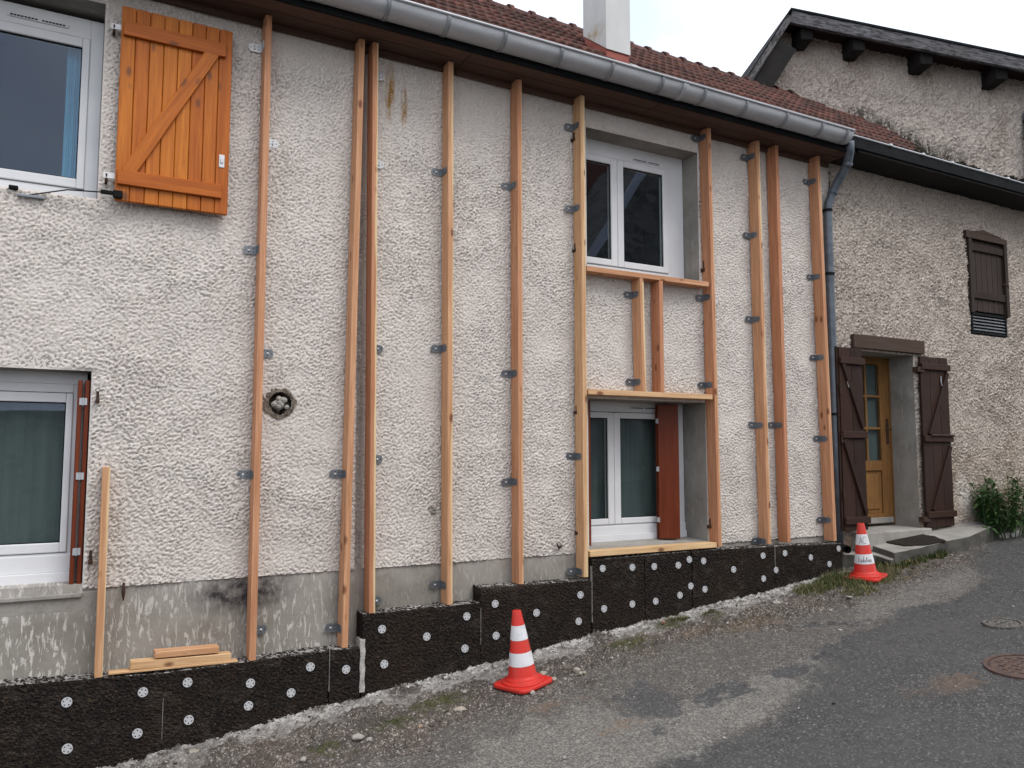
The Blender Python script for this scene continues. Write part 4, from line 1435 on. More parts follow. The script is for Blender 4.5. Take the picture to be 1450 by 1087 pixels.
MB().box(hp[0] - .018, hp[0] + .018, y - .002, y + .008, hp[2] - .15, hp[2] + .14).tube([(hp[0], y - .002, hp[2] + .02), (hp[0], y - .05, hp[2] + .02), (hp[0] - .1, y - .05, hp[2] + .015)], .008, 8).build("door_handle", 'iron', door)
q = W(1265, 640, y)
MB().tube([(q[0], y - .02, W(1264, 620, y)[2]), (q[0], y - .02, W(1267, 669, y)[2]), (q[0] + .02, y - .03, W(1267, 671, y)[2])], .007, 8).build("pull_rod", 'iron', nb)


# heavy dark shutters beside the door, ledged and braced
def ledged(x0, x1, z0, z1, yy, nplk, braces, battens, mat, label, parent, bth=0.07, hw=True):
    s = MB().box(x0 + .004, x1 - .004, yy + .012, yy + .016, z0 + .005, z1 - .005).build("shutter", mat, parent)
    s["label"] = label
    for i in range(nplk):
        a = x0 + (x1 - x0) * i / nplk
        b2 = x0 + (x1 - x0) * (i + 1) / nplk
        timber("plank", ((a + b2) / 2, yy, z0 + random.uniform(0, .006)), ((a + b2) / 2, yy, z1 + random.uniform(-.006, .004)), b2 - a - .004, .026, mat, s, tint=random.random(), bevel=.003)
    H = z1 - z0
    for t in battens:
        zz_ = z0 + H * t
        timber("batten", (x0 - .006, yy - .027, zz_), (x1 + .014, yy - .027, zz_), bth, .028, mat, s, side=(0, 0, 1), tint=1.0, bevel=.004)
    for (ta, xa_, tb_, xb_) in braces:
        timber("brace", (x0 + (x1 - x0) * xa_, yy - .024, z0 + H * ta), (x0 + (x1 - x0) * xb_, yy - .024, z0 + H * tb_), .05, .022, mat, s, side=(1, 0, 0), tint=.4, bevel=.003)
    return s


yy = -0.13
x0, x1 = W(1190.5, 620, yy)[0], W(1223.5, 620, yy)[0]
z1_, z0_ = W(1195, 491.5, yy)[2], W(1215, 751, yy)[2]
LS = ledged(x0, x1, z0_, z1_, yy, 2, [(.93, .08, .56, .92), (.49, .08, .09, .92)], (.925, .52, .055), 'dark_wood', "left dark ledged shutter folded over the door edge", nb)
MB().box(x0 - .034, x0 - .006, yy - .005, -.03, z0_ + .01, z1_ + .004).build("shutter_edge_leaf", 'dark_wood', LS, bevel=.004)["tint"] = 0.2
for t in (.2, .5, .77):
    zz = z0_ + (z1_ - z0_) * t
    MB().tube([(x0 - .004, yy - .02, zz - .05), (x0 - .004, yy - .02, zz + .05)], .012, 8).build("hinge_barrel", 'iron', LS)
hk = W(1200, 540, yy - .02)
MB().tube([(hk[0], yy - .016, hk[2] + .07), (hk[0] - .004, yy - .024, hk[2]), (hk[0] + .015, yy - .024, hk[2] - .06)], .006, 6).build("hook", 'steel_bright', LS)
yy = -0.06
x0, x1 = W(1306, 620, yy)[0], W(1345, 620, yy)[0]
z1_, z0_ = W(1318, 505.5, yy)[2], W(1330, 746, yy)[2]
RS = ledged(x0, x1, z0_, z1_, yy, 3, [(.91, .95, .54, .22), (.47, .95, .1, .22)], (.94, .515, .075), 'dark_wood', "right dark ledged shutter folded back on the wall", nb)
hk = W(1333, 540, yy - .02)
MB().tube([(hk[0], yy - .016, hk[2] + .06), (hk[0] - .012, yy - .024, hk[2]), (hk[0], yy - .024, hk[2] - .05)], .006, 6).build("hook", 'zinc', RS)
zz = z0_ + (z1_ - z0_) * .535
MB().tube([(x0 + .1, yy - .05, zz), (x1 + .01, yy - .05, zz)], .012, 8).build("bolt", 'iron', RS)
for t in (.92, .05):
    zz = z0_ + (z1_ - z0_) * t
    MB().box(x0 - .07, x0 + .05, yy - .03, yy + .04, zz - .03, zz + .03).build("strap_hinge", 'iron', RS, bevel=.004)

# small hatch with plank shutter above a louvre
hw0, hw1 = W(1374, 390)[0], W(1418, 390)[0]
lz = W(1400, 443)[2]
hat = MB().box(hx0, hx1, .10, .13, hz0, hz1).build("hatch", 'black', nb)
for (a, b_) in ((hx0 - .03, hx0 + .035), (hx1 - .035, hx1 + .03)):
    MB().box(a, b_, -.05, .1, lz - .03, hz1 - .042).build("hatch_jamb", 'grey_wood', hat, bevel=.004)
npk = 6
for i in range(npk):
    a = hx0 + .037 + (hx1 - hx0 - .074) * i / npk
    b2 = hx0 + .037 + (hx1 - hx0 - .074) * (i + 1) / npk
    timber("plank", ((a + b2) / 2, .0, lz), ((a + b2) / 2, .0, hz1 - .05), b2 - a - .005, .025, 'grey_wood', hat, tint=random.random(), bevel=.003)
for zz in (hz1 - .14, lz + .2):
    timber("batten", (hx0 + .04, -.026, zz), (hx1 - .04, -.026, zz), .09, .024, 'dark_wood', hat, side=(0, 0, 1), tint=.2, bevel=.004)
MB().hexa([(hx0 - .08, -.055, hz1 - .04), (hx1 + .02, -.055, hz1 - .04), (hx1 + .02, .08, hz1 - .04), (hx0 - .08, .08, hz1 - .04)],
          [(hx0 - .08, -.055, hz1 + .05), (hx1 + .02, -.055, hz1 + .03), (hx1 + .02, .08, hz1 + .03), (hx0 - .08, .08, hz1 + .05)]).prism(
    [(hx0 + .05, -.057, hz1 + .047), (hx1 - .1, -.057, hz1 + .038), ((hx0 + hx1) / 2 - .1, -.057, hz1 + .09)], (0, .1, 0)).build("hatch_lintel", 'lintel', hat)
MB().tube([(hx1 - .06, -.02, lz + .38), (hx1 - .03, -.05, lz + .38), (hx1 + .02, -.05, lz + .36)], .008, 6).build("hatch_latch", 'iron', hat)
lv = MB().ring(hx0 + .005, hx1 - .005, hz0 + .005, lz - .02, .03, .03, .03, .03, -.02, .05).build("louvre", 'zinc_dark', nb, bevel=.003)
nl = 5
for i in range(nl):
    zz = hz0 + .05 + (lz - hz0 - .09) * (i + .5) / nl
    MB().hexa([(hx0 + .035, -.012, zz - .02), (hx1 - .035, -.012, zz - .02), (hx1 - .035, .04, zz + .014), (hx0 + .035, .04, zz + .014)],
              [(hx0 + .035, -.014, zz - .013), (hx1 - .035, -.014, zz - .013), (hx1 - .035, .038, zz + .02), (hx0 + .035, .038, zz + .02)]).build("slat", 'zinc_mid', lv)

# dark gutter and soffit
g0, g1 = W(1209, 196, -.40), W(1450, 262, -.40)
zc2 = 3.30
gut2 = MB().box(g0[0] - .3, 13.4, -.40, -.385, zc2 - .125, zc2).box(g0[0] - .3, 13.4, -.385, -.29, zc2 - .1245, zc2 - .11).box(g0[0] - .3, 13.4, -.30, -.285, zc2 - .11, zc2 - .01).build("gutter", 'zinc_dark', nb, bevel=.006)
MB().tube([(g0[0] - .25, -.402, zc2 + .002), (13.4, -.402, zc2 + .002)], .010, 8).build("gutter_lip", 'zinc', gut2, smooth=True)
for px, py in ((1261, 207.5), (1307, 219.5), (1348, 231), (1388, 241), (1427, 251.5)):
    q = W(px, py, -.41)
    MB().box(q[0] - .02, q[0] + .02, -.425, -.38, zc2 - .008, zc2 + .016).build("gutter_clip", 'steel_bright', gut2, bevel=.003)
MB().box(XJ + .02, 13.4, -.38, .03, zc2 - .15, zc2 - .127).build("soffit", 'old_beam', nb)  # near-black colour paints in the deep shade below the gutter

# ================================================================== TALL GABLE HOUSE BEHIND
gh = thing("gable_house", (9.8, 2.5, -1.0), "tall pale roughcast gable with black verge beams, rising behind the red tiled roof", "house")


def GPt(px, py, off=0.0):
    """point on the gable plane moved 'off' in front of it"""
    return PL(px, py, GP - gn * off, gn)


def gs_(P):
    return float((P - GP) @ gd)


OVH = 0.42
apx = GPt(1120, 12, OVH)
ler = GPt(1060, 105, OVH)
rig = GPt(1450, 80, OVH)
# right verge carried on beyond the frame, left verge carried on down behind the roof
s_ap, s_le, s_ri = gs_(apx), gs_(ler), gs_(rig)
kl = (ler[2] - apx[2]) / (s_le - s_ap)
kr = (rig[2] - apx[2]) / (s_ri - s_ap)
s_l2, s_r2 = s_ap - 2.6, s_ri + 2.5


def vz(s):
    return apx[2] + (kl * (s - s_ap) if s < s_ap else kr * (s - s_ap))


def gxy(s, off, z):
    P = GP + gd * s - gn * off
    return (P[0], P[1], z)


BH = 0.30
relief_wall("wall", 'plaster_c', gh, s_l2 + .5, s_r2 - .3, -1.2, 6.6, 0.0155, [], 0.028, 51, 0.037, 0.8, 1.2,
            lambda u, v, h: np.stack([GP[0] + gd[0] * u - gn[0] * h, GP[1] + gd[1] * u - gn[1] * h, v], -1),
            lambda U, V_: (V_ < np.where(U < s_ap, apx[2] + kl * (U - s_ap), apx[2] + kr * (U - s_ap)) - 0.10) & (V_ > 2.9), None, 0.5, 0.14)
MB().hexa([gxy(s_l2 + .5, -.06, -1.2), gxy(s_r2 - .3, -.06, -1.2), gxy(s_r2 - .3, -4.0, -1.2), gxy(s_l2 + .5, -4.0, -1.2)],
          [gxy(s_l2 + .5, -.06, vz(s_l2 + .5) - .3), gxy(s_r2 - .3, -.06, vz(s_r2 - .3) - .3), gxy(s_r2 - .3, -4.0, vz(s_r2 - .3) - .3), gxy(s_l2 + .5, -4.0, vz(s_l2 + .5) - .3)]).build("wall_core", 'cement', gh)


def slab(s0, s1, z0a, z1a, th, off0, off1, name, mat, bev=0.0):
    a, b2 = vz(s0), vz(s1)
    return MB().hexa([gxy(s0, off0, a + z0a - th), gxy(s1, off0, b2 + z1a - th), gxy(s1, off1, b2 + z1a - th), gxy(s0, off1, a + z0a - th)],
                     [gxy(s0, off0, a + z0a), gxy(s1, off0, b2 + z1a), gxy(s1, off1, b2 + z1a), gxy(s0, off1, a + z0a)]).build(name, mat, gh, bevel=bev)


slab(s_l2, s_ap, -.02, -.02, .13, OVH - .06, -4.2, "roof_slope", 'dark_wood')
slab(s_ap, s_r2, -.02, -.02, .07, OVH - .06, -4.2, "roof_slope", 'dark_wood')
slab(s_l2, s_ap, .012, .012, .03, OVH + .01, -4.2, "roof_cover", 'zinc_dark')
slab(s_ap, s_r2, .012, .012, .03, OVH + .01, -4.2, "roof_cover", 'zinc_dark')


def verge(sa, sb, zof, hgt):
    a, b2 = Vector(gxy(sa, OVH - .03, vz(sa) + zof)), Vector(gxy(sb, OVH - .03, vz(sb) + zof))
    t = timber("verge_beam", a, b2, hgt, .06, 'barge', gh, side=(0, 0, 1), tint=random.random(), bevel=.008)
    return t


bh = W(1300, 67, 0)[2] - W(1300, 102, 0)[2]
hR = 0.175
verge(s_ap, s_r2, -.02 - hR / 2, hR)
hL = hR
verge(s_l2, s_ap - .01, -.02 - .055, .10)
a_, b_ = Vector(gxy(s_l2, OVH - .10, vz(s_l2) - .36)), Vector(gxy(s_ap - .05, OVH - .10, vz(s_ap - .05) - .36))
timber("verge_shade_board", a_, b_, .34, .05, 'old_beam', gh, side=(0, 0, 1), tint=.5, bevel=.006)  # added black board standing in for the shaded underside of the left verge
for (px, py, big) in ((1139, 48, .2), (1212, 55, .2), (1307, 76, .2), (1412, 91, .2)):
    c_ = GPt(px, py, OVH * .6)
    s0 = gs_(c_)
    zt = vz(s0) - .06 - hR * .6
    mb = MB().hexa([gxy(s0 - .085, OVH - .08, zt - .17), gxy(s0 + .085, OVH - .08, zt - .17), gxy(s0 + .085, -.05, zt - .17), gxy(s0 - .085, -.05, zt - .17)],
                   [gxy(s0 - .085, OVH - .08, zt + .1), gxy(s0 + .085, OVH - .08, zt + .1), gxy(s0 + .085, -.05, zt + .1), gxy(s0 - .085, -.05, zt + .1)])
    mb.build("purlin_end", 'old_beam', gh, bevel=.012)
q = GPt(1449, 155, .1)
sp_ = gs_(q) + .06
p0 = [gxy(sp_ + .3, .25, q[2] + .2), gxy(sp_ + .1, .12, q[2] + .1), gxy(sp_, .09, q[2] - .05), gxy(sp_, .09, q[2] - 1.6)]
dp2 = MB().tube(p0, .055, 12).build("downpipe", 'pipe_blue', gh, smooth=True)
MB().tube([gxy(sp_, .09, q[2] - .18), gxy(sp_, .09, q[2] - .15)], .06, 12).build("pipe_clamp", 'iron', dp2)

# dark moss along the old gutter and the roof's cut edge
rg = np.random.default_rng(77)
mv, mf = [], []
base_i = np.array([[math.cos(a) * math.cos(b_), math.sin(a) * math.cos(b_), math.sin(b_)] for b_ in (-.6, .2, .9) for a in np.linspace(0, 5.236, 6)])
bq = np.array([[j * 6 + k, j * 6 + (k + 1) % 6, (j + 1) * 6 + (k + 1) % 6, (j + 1) * 6 + k] for j in range(2) for k in range(6)])
bq = np.concatenate([bq, np.array([[12, 13, 14, 15], [12, 15, 16, 17]])])
for i in range(900):
    if i < 560:
        x_ = rg.uniform(8.15, 12.5)
        P = np.array([x_, -.30 + rg.normal(0, .03), zc2 + .012 + .045 * rg.random() * (1 + math.sin(x_ * 7)) * .8])
    else:
        t = rg.random()
        y_ = -.35 + t * 1.3
        x_ = (8.1 + (y_ + .45) * 1.4 if y_ < .13 else 8.95 + (y_ - .13) * .62) + rg.normal(.05, .04)
        P = np.array([x_, y_, zroof(y_) + .01 - .12 * max(0, rg.normal(.1, .3))])
    s_ = rg.uniform(.014, .040)
    n0 = len(mv)
    mv += list(base_i * s_ * rg.uniform(.6, 1.4, (18, 1)) + P)
    mf += list(bq + n0)
M['moss'] = newmat("dark_roof_moss", 0.95, 0.05, 0, (0.026, 0.024, 0.019))[0]
np_mesh("moss", np.array(mv), np.array(mf), 'moss', nb, True, None, (9, 0, 3.3), 'stuff')

# ================================================================== INSULATION BOARDS
YB = -0.142
cork_n = 0


def hashn(a, b_, s):
    v = np.sin(a * 127.1 + b_ * 311.7 + s * 74.7) * 43758.5453
    return v - np.floor(v)


ancm = MB()
ro, ri, n_ = .0295, .0230, 20
for k in range(n_):
    a0_, a1_ = 2 * math.pi * k / n_, 2 * math.pi * (k + 1) / n_
    b4 = [(r_ * math.cos(a), 0, r_ * math.sin(a)) for r_, a in ((ri, a0_), (ro, a0_), (ro, a1_), (ri, a1_))]
    ancm.add([(q_[0], -.004, q_[2]) for q_ in b4] + [(b4[1][0], .002, b4[1][2]), (b4[2][0], .002, b4[2][2])], [(0, 1, 2, 3), (1, 4, 5, 2)])
ancm.add([(.011 * math.cos(2 * math.pi * k / 12), -.003, .011 * math.sin(2 * math.pi * k / 12)) for k in range(12)], [tuple(range(12))])
for k in range(5):
    a = 2 * math.pi * k / 5 + .3
    ca, sa = math.cos(a), math.sin(a)
    ancm.add([(r_ * ca - t * sa, -.0032, r_ * sa + t * ca) for r_, t in ((.008, -.0075), (.027, -.0088), (.027, .0088), (.008, .0075))], [(0, 1, 2, 3)])
ancme = bpy.data.meshes.new("fixing_anchor")
ancme.from_pydata(ancm.v, [], ancm.f)
ancme.materials.append(M['anchor'])


def cork_board(x0, x1, zt0, zt1, zb0, zb1, label, anchors, joint=None, y0=0.0, yf=YB):
    st = 0.011
    nu = max(3, int((x1 - x0) / st))
    nz_ = max(3, int((max(zt0, zt1) - min(zb0, zb1)) / st))
    ny_ = 12
    U = np.linspace(0, 1, nu)
    rows_ = []
    # loop profile: back top -> front top -> front bottom
    for j in range(ny_):
        t = j / (ny_ - 1)
        rows_.append(('t', t))
    for j in range(1, nz_):
        rows_.append(('f', j / (nz_ - 1)))
    V_ = np.zeros((nu, len(rows_), 3))
    for j, (k_, t) in enumerate(rows_):
        X = x0 + (x1 - x0) * U
        T = zt0 + (zt1 - zt0) * U
        B = zb0 + (zb1 - zb0) * U
        if k_ == 't':
            Y, Z = np.full(nu, y0 + (yf - y0) * t), T
        else:
            Y, Z = np.full(nu, yf), T + (B - T) * t
        V_[:, j] = np.stack([X, Y, Z], -1)
    nn = fftnoise(nu + 30, len(rows_) + 30, st, 0.03, 0.8, int(abs(x0) * 1000) + 7)[:nu, :len(rows_)]
    V_[:, :ny_ - 1, 2] += .0032 * nn[:, :ny_ - 1]
    V_[:, ny_:, 1] += .0026 * nn[:, ny_:]
    V_[:, ny_ - 1, 1] += .004 + .004 * nn[:, ny_ - 1]
    V_[:, ny_ - 1, 2] -= .003
    V_[0, :, 0] += .003 * nn[0]
    V_[-1, :, 0] += .003 * nn[-1]
    idx = np.arange(nu * len(rows_)).reshape(nu, len(rows_))
    q_ = np.stack([idx[:-1, :-1], idx[:-1, 1:], idx[1:, 1:], idx[1:, :-1]], -1).reshape(-1, 4)
    verts = V_.reshape(-1, 3)
    # end caps: quads from the profile back to the wall
    cap_v, cap_q = [], []
    base = len(verts)
    for e, col_ in ((0, idx[0]), (1, idx[-1])):
        for j in range(len(rows_) - 1):
            a, b2 = col_[j], col_[j + 1]
            pa, pb = verts[a], verts[b2]
            n0 = base + len(cap_v)
            zb_ = (zb0 if e == 0 else zb1)
            za = pa[2] if rows_[j][0] == 'f' else zb_
            zb2 = pb[2] if rows_[j + 1][0] == 'f' else zb_
            if rows_[j][0] == 't' and rows_[j + 1][0] == 't':
                cap_v += [(pa[0], pa[1], zb_), (pb[0], pb[1], zb_)]
                cap_q.append((a, b2, n0 + 1, n0) if e else (b2, a, n0, n0 + 1))
    verts = np.concatenate([verts, np.array(cap_v)])
    q_ = np.concatenate([q_, np.array(cap_q)])
    org = ((x0 + x1) / 2, (y0 + yf) / 2, min(zb0, zb1))
    o = np_mesh("insulation_board", verts, q_, 'cork', None, False, None, org)
    tagit(o, label, "insulation board", "black cork insulation boards along the foot of the wall")
    if joint:
        pj = []
        za_, zb_ = zt0 + (zb0 - zt0) * joint[0], zt0 + (zb0 - zt0) * joint[1]
        jr = random.Random(int(x0 * 997))
        for k in range(9):
            pj.append((x0 - .001 - .0014 * jr.random(), yf - .0035, za_ + (zb_ - za_) * k / 8))
        for k in range(9):
            pj.append((x0 + .0002 + .001 * jr.random(), yf - .0035, zb_ + (za_ - zb_) * k / 8))
        MB().prism(pj, (0, .03, 0)).build("joint_mortar", 'concrete', o)
    for (px, py) in anchors:
        p = W(px, py, yf)
        a = bpy.data.objects.new("fixing_anchor", ancme)
        place(a, o, (p[0] + 0, yf - .003, p[2]))
        a.rotation_euler = (0, random.uniform(0, 6.28), random.uniform(-.06, .06))
    return o


def bx(px, py):
    return W(px, py, YB)


def bz(px, py):
    return W(px, py, YB)[2]


BRD = [
    (-40, 232, 974, 952.5, 1130, 1056, "black cork board at the far left foot of the wall, below the short stud", [(94.6, 993.8), (202.3, 979.7), (194.4, 1038), (95.2, 1059.7)]),
    (232.5, 465, 952.5, 920.5, 1056, 991, "long black cork board under the timber offcuts with five white discs", [(265.5, 965.9), (354.5, 967), (351.7, 998.9), (267.2, 1019), (439.3, 943.8), (412, 980.6)]),
    (467, 510, 920, 917, 990, 979, "narrow black cork board with a single white disc, left of the mortar gap", [(489.8, 947.5)]),
    (514, 680, 869.5, 853, 978, 936, "black cork board with five white discs, right of the mortar gap", [(540.7, 890.5), (604, 901), (660.7, 872.4), (543.8, 940), (658, 917.9)]),
    (681, 836.5, 832, 821, 936, 893, "black cork board behind the nearer traffic cone", [(700.8, 854.6), (702, 899.8), (759.3, 867.3), (821.5, 842), (819, 879.4)]),
    (838, 912, 793, 786, 893, 876, "black cork board at the left under the lower window sill timber", [(853, 804.6), (855, 861.6), (895, 803), (895, 855)]),
    (913, 979, 786, 780, 876, 860, "black cork board in the middle under the lower window sill timber", [(926, 801.8), (928, 851), (960, 800), (962.4, 842.4), (975.7, 792), (977.7, 829.4)]),
    (980, 1096.5, 780, 773, 860, 829, "black cork board right of the lower window, under the close pair of studs", [(995.8, 794), (997.7, 834), (1038.4, 806), (1080, 786.5), (1080.8, 819)]),
    (1097, 1192, 773, 769, 829, 803, "last black cork board at the right, next to the farther cone", [(1098.5, 806.8), (1111, 783), (1147.7, 789), (1187, 776.5), (1174, 798.4)]),
]
JNT = [None, (.3, .8), (.0, .72), None, (.25, .7), (.08, .8), None, None, (.0, .5)]
for jn_, (pa, pb, ta, tb_, ba, bb_, lab, anc) in zip(JNT, BRD):
    cork_board(bx(pa, ta)[0], bx(pb, tb_)[0], bz(pa, ta), bz(pb, tb_), bz(pa, ba) - .06, bz(pb, bb_) - .06, lab, anc, jn_)
# mortar smear in the gap between boards three and four
ga, gb = bx(510.5, 950)[0], bx(514, 950)[0]
mb = MB()
pr = []
zt_, zb_ = bz(512, 905), bz(512, 980)
for i in range(10):
    t = i / 9
    z_ = zt_ + (zb_ - zt_) * t
    w_ = .5 + .5 * math.sin(i * 1.7) * .5
    pr.append((ga - .012 * w_, YB - .006, z_))
for i in range(10):
    t = 1 - i / 9
    z_ = zt_ + (zb_ - zt_) * t
    w_ = .5 + .5 * math.sin(i * 2.1) * .5
    pr.append((gb + .004 + .016 * w_, YB - .005, z_))
mb.prism(pr, (0, .11, 0))
tagit(mb.build("mortar_filling", 'mortar'), "streak of pale mortar filling the gap between two black boards", "mortar")

# ================================================================== TIMBER STUDS
YF, YBK, SW = -0.138, -0.014, 0.044
bk = MB()
# angle bracket: wall leg along -x, stud leg along -y; holes are dark recessed dots
t_ = .003


def plate(pts3, nrm):
    bk.prism(pts3, nrm)


wl = []
for a in np.linspace(-90, 90, 7):
    wl.append((-.068 - .024 * math.cos(rad(a)), 0, .024 * math.sin(rad(a)) * 1.25))
bk.prism([(0, 0, -.03)] + wl + [(0, 0, .03)], (0, -t_, 0))
sl = []
for a in np.linspace(-90, 90, 7):
    sl.append((0, -.078 - .022 * math.cos(rad(a)), .022 * math.sin(rad(a)) * 1.3))
bk.prism([(0, -t_, -.03)] + sl + [(0, -t_, .03)], (-t_, 0, 0))
bme = bpy.data.meshes.new("angle_bracket")
bk_f = list(bk.f)
hol = MB()
for (x_, z_) in ((-.075, .0), (-.05, .014), (-.05, -.014), (-.022, .012), (-.022, -.012)):
    hol.add([(x_ + .0042 * math.cos(2 * math.pi * k / 8), -t_ - .0006, z_ + .0042 * math.sin(2 * math.pi * k / 8)) for k in range(8)], [tuple(range(8))[::-1]])
for (y_, z_) in ((-.085, 0), (-.06, .014), (-.06, -.014), (-.032, .012), (-.032, -.012)):
    hol.add([(-t_ - .0006, y_ + .0042 * math.cos(2 * math.pi * k / 8), z_ + .0042 * math.sin(2 * math.pi * k / 8)) for k in range(8)], [tuple(range(8))])
scr = MB()
scr.lathe([(.0085, 0), (.0085, .004), (.005, .006)], 6, (0, 0, 0))


def mk_bracket_mesh(mat):
    me = bpy.data.meshes.new("angle_bracket")
    n0 = len(bk.v)
    n1 = n0 + len(hol.v)
    sv = [(q_[0] - .05, -t_ - q_[2], q_[1]) for q_ in scr.v]
    me.from_pydata(bk.v + hol.v + sv, [], bk_f + [tuple(i + n0 for i in f_) for f_ in hol.f] + [tuple(i + n1 for i in f_)[::-1] for f_ in scr.f])
    me.materials.append(M[mat])
    me.materials.append(M['black'])
    me.materials.append(M['steel_bright'])
    for i, pl_ in enumerate(me.polygons):
        pl_.material_index = 0 if i < len(bk_f) else (1 if i < len(bk_f) + len(hol.f) else 2)
    return me


BME = {'steel': mk_bracket_mesh('steel'), 'steel_bright': mk_bracket_mesh('steel_bright')}
SG = "timber studs fixed upright along the wall"


def stud(top, bot, tint, sap, brs, label, group=SG, ztop=None, zbot=None):
    """top, bot: measured right front corner; brs: (height, side, bright)"""
    a, b_ = W(top[0], top[1], YF), W(bot[0], bot[1], YF)
    z1 = ztop if ztop is not None else a[2]
    z0 = zbot if zbot is not None else b_[2]
    yc = (YF + YBK) / 2
    xa, xb_ = a[0] - SW / 2, b_[0] - SW / 2
    o = timber("timber_stud", (xb_, yc, z0), (xa, yc, z1), SW, YBK - YF, 'timber', None, tint=tint, sap=sap, bevel=.0025)
    tagit(o, label, "timber stud", group)
    rinv = o.rotation_euler.to_matrix().inverted()
    for (py, sd_, br) in brs:
        t = 0.5
        for _ in range(4):
            xw = xb_ + (xa - xb_) * t + sd_ * SW / 2
            # height on the wall seen at that pixel row near the stud
            pxg = top[0] + (bot[0] - top[0]) * (py - top[1]) / (bot[1] - top[1]) - (14 if sd_ < 0 else 0)
            zz_ = W(pxg, py, -0.05)[2]
            t = (zz_ - z0) / (z1 - z0)
        wpos = Vector((xw + sd_ * .0012, YBK - .0005, zz_))
        c_ = bpy.data.objects.new("angle_bracket", BME['steel_bright' if br else 'steel'])
        COL.objects.link(c_)
        c_.parent = o
        c_.location = rinv @ (wpos - Vector((xb_, yc, z0)))
        rot = Matrix.Rotation(random.uniform(-.05, .05), 3, 'Y')
        if sd_ > 0:
            rot = rot @ Matrix.Scale(-1, 3, (1, 0, 0))
        c_.matrix_local = Matrix.Translation(c_.location) @ (rinv @ rot).to_4x4()
    return o


ZT = 3.128
stud((156.6, 661), (145, 959), .55, .9, [], "short free standing timber stud right of the lower left window, without brackets")
stud((384.8, 50), (362.5, 935), .30, .0, [(66, -1, 1), (353, -1, 0), (672, -1, 0), (199, 1, 1), (499, 1, 0), (893, 1, 0)], "full height pinkish stud beside the round flue hole, right of the orange shutter", ztop=ZT)
stud((516.8, 70), (492.8, 917), .42, .0, [(671, -1, 0), (889, -1, 0)], "slightly leaning orange stud, left one of the close pair at the wall joint", ztop=ZT)
stud((535.8, 75), (531.2, 868), .22, 1.0, [(105, 1, 1), (230, 1, 1), (493, 1, 0), (650, 1, 0), (852, 1, 0)], "reddish stud with pale right edge, right one of the close pair at the wall joint", ztop=ZT)
stud((642.2, 100), (640.9, 856), .50, .9, [(243, -1, 0), (493, -1, 0), (828, -1, 0)], "yellowish stud above the black board with five discs, two bays left of the windows", ztop=ZT)
stud((739, 130), (741.8, 827), .28, .5, [(263, -1, 0), (529, -1, 0), (682, -1, 0)], "reddish stud above the nearer traffic cone", ztop=ZT)
stud((828, 165), (833.2, 817), .68, .8, [(179, -1, 0), (295, -1, 0), (646, -1, 0), (809, -1, 0)], "pale stud along the left side of the two right hand windows", ztop=ZT)
stud((1007, 200), (1022.6, 774), .24, .4, [(195, -1, 0), (421, -1, 0), (545, -1, 0)], "reddish stud along the right side of the two right hand windows", ztop=ZT)
stud((1076, 225), (1092.6, 770), .42, 1.0, [(222, -1, 0), (333, -1, 0), (452, -1, 0), (602, -1, 0), (766, -1, 0)], "brownish yellow edged stud with five brackets, left of the pair right of the windows", ztop=ZT)
stud((1102.7, 230), (1120, 768), .16, .0, [(602, -1, 0)], "dark orange stud with one bracket, right one of the pair right of the windows", ztop=ZT)
stud((1161, 225), (1185, 766), .33, .9, [(257, -1, 0), (392, -1, 0), (506, -1, 0), (621, -1, 0), (736, -1, 0)], "last full height stud beside the grey blue downpipe", ztop=ZT)


def rail(l, r, lz_, rz_, tint, label, sap=0.0, x0=None, x1=None):
    zc = (W(*lz_, YF)[2] + W(*rz_, YF)[2]) / 2
    a = W(*l, YF)[0] if x0 is None else x0
    b_ = W(*r, YF)[0] if x1 is None else x1
    yc = (YF + YBK) / 2
    o = timber("timber_rail", (a, yc, zc), (b_, yc, zc), .046, YBK - YF, 'timber', None, side=(0, 0, 1), tint=tint, sap=sap)
    tagit(o, label, "timber rail", "level timber rails between the window studs")
    return o, zc


xl_ = W(831, 400, YF)[0] + .002
xr_ = W(1010, 450, YF)[0] - SW - .002
r1, zr1 = rail(None, None, (880, 386.5), (1000, 401.5), .38, "timber rail nailed across under the upper right hand window", 0, xl_, xr_)
r2, zr2 = rail(None, None, (840, 554.5), (1005, 561.7), .75, "timber rail forming the head over the lower right hand window", .0, xl_ + .006, xr_ + .018)
r3, zr3 = rail(None, None, (840, 784.3), (1012, 771.8), .95, "pale timber rail lying as a sill below the lower right hand window", 0, xl_ + .012, xr_ + .03)
SG2 = "short studs between the two right hand windows"
stud((911.5, 395), (915.5, 552), .45, 1.0, [(417, -1, 0), (541, -1, 0)], "short stud with two brackets and a yellow edge between the two right hand windows", SG2, zr1 - .0235, zr2 + .0235)
stud((938.7, 397), (941.3, 554), .12, .2, [], "short red brown stud without brackets between the two right hand windows", SG2, zr1 - .0235, zr2 + .0235)

# offcuts lying on the boards
yo = -0.075
ztop_ = (bz(150, 959) + bz(330, 941)) / 2
a, b_ = bx(155, 955), bx(335, 938)
sl_ = (bz(335, 938.5) - bz(155, 957)) / (b_[0] - a[0])


def offcut(p0, p1, y_, wd, th, tint, label, dz):
    A = W(*p0, y_)
    B = W(*p1, y_)
    o = timber("timber_offcut", (A[0], y_, A[2] + dz), (B[0], y_ + .01, B[2] + dz), th, wd, 'timber', None, side=(0, 0, 1), tint=tint)
    return tagit(o, label, "timber offcut", "timber offcuts lying on the black boards")


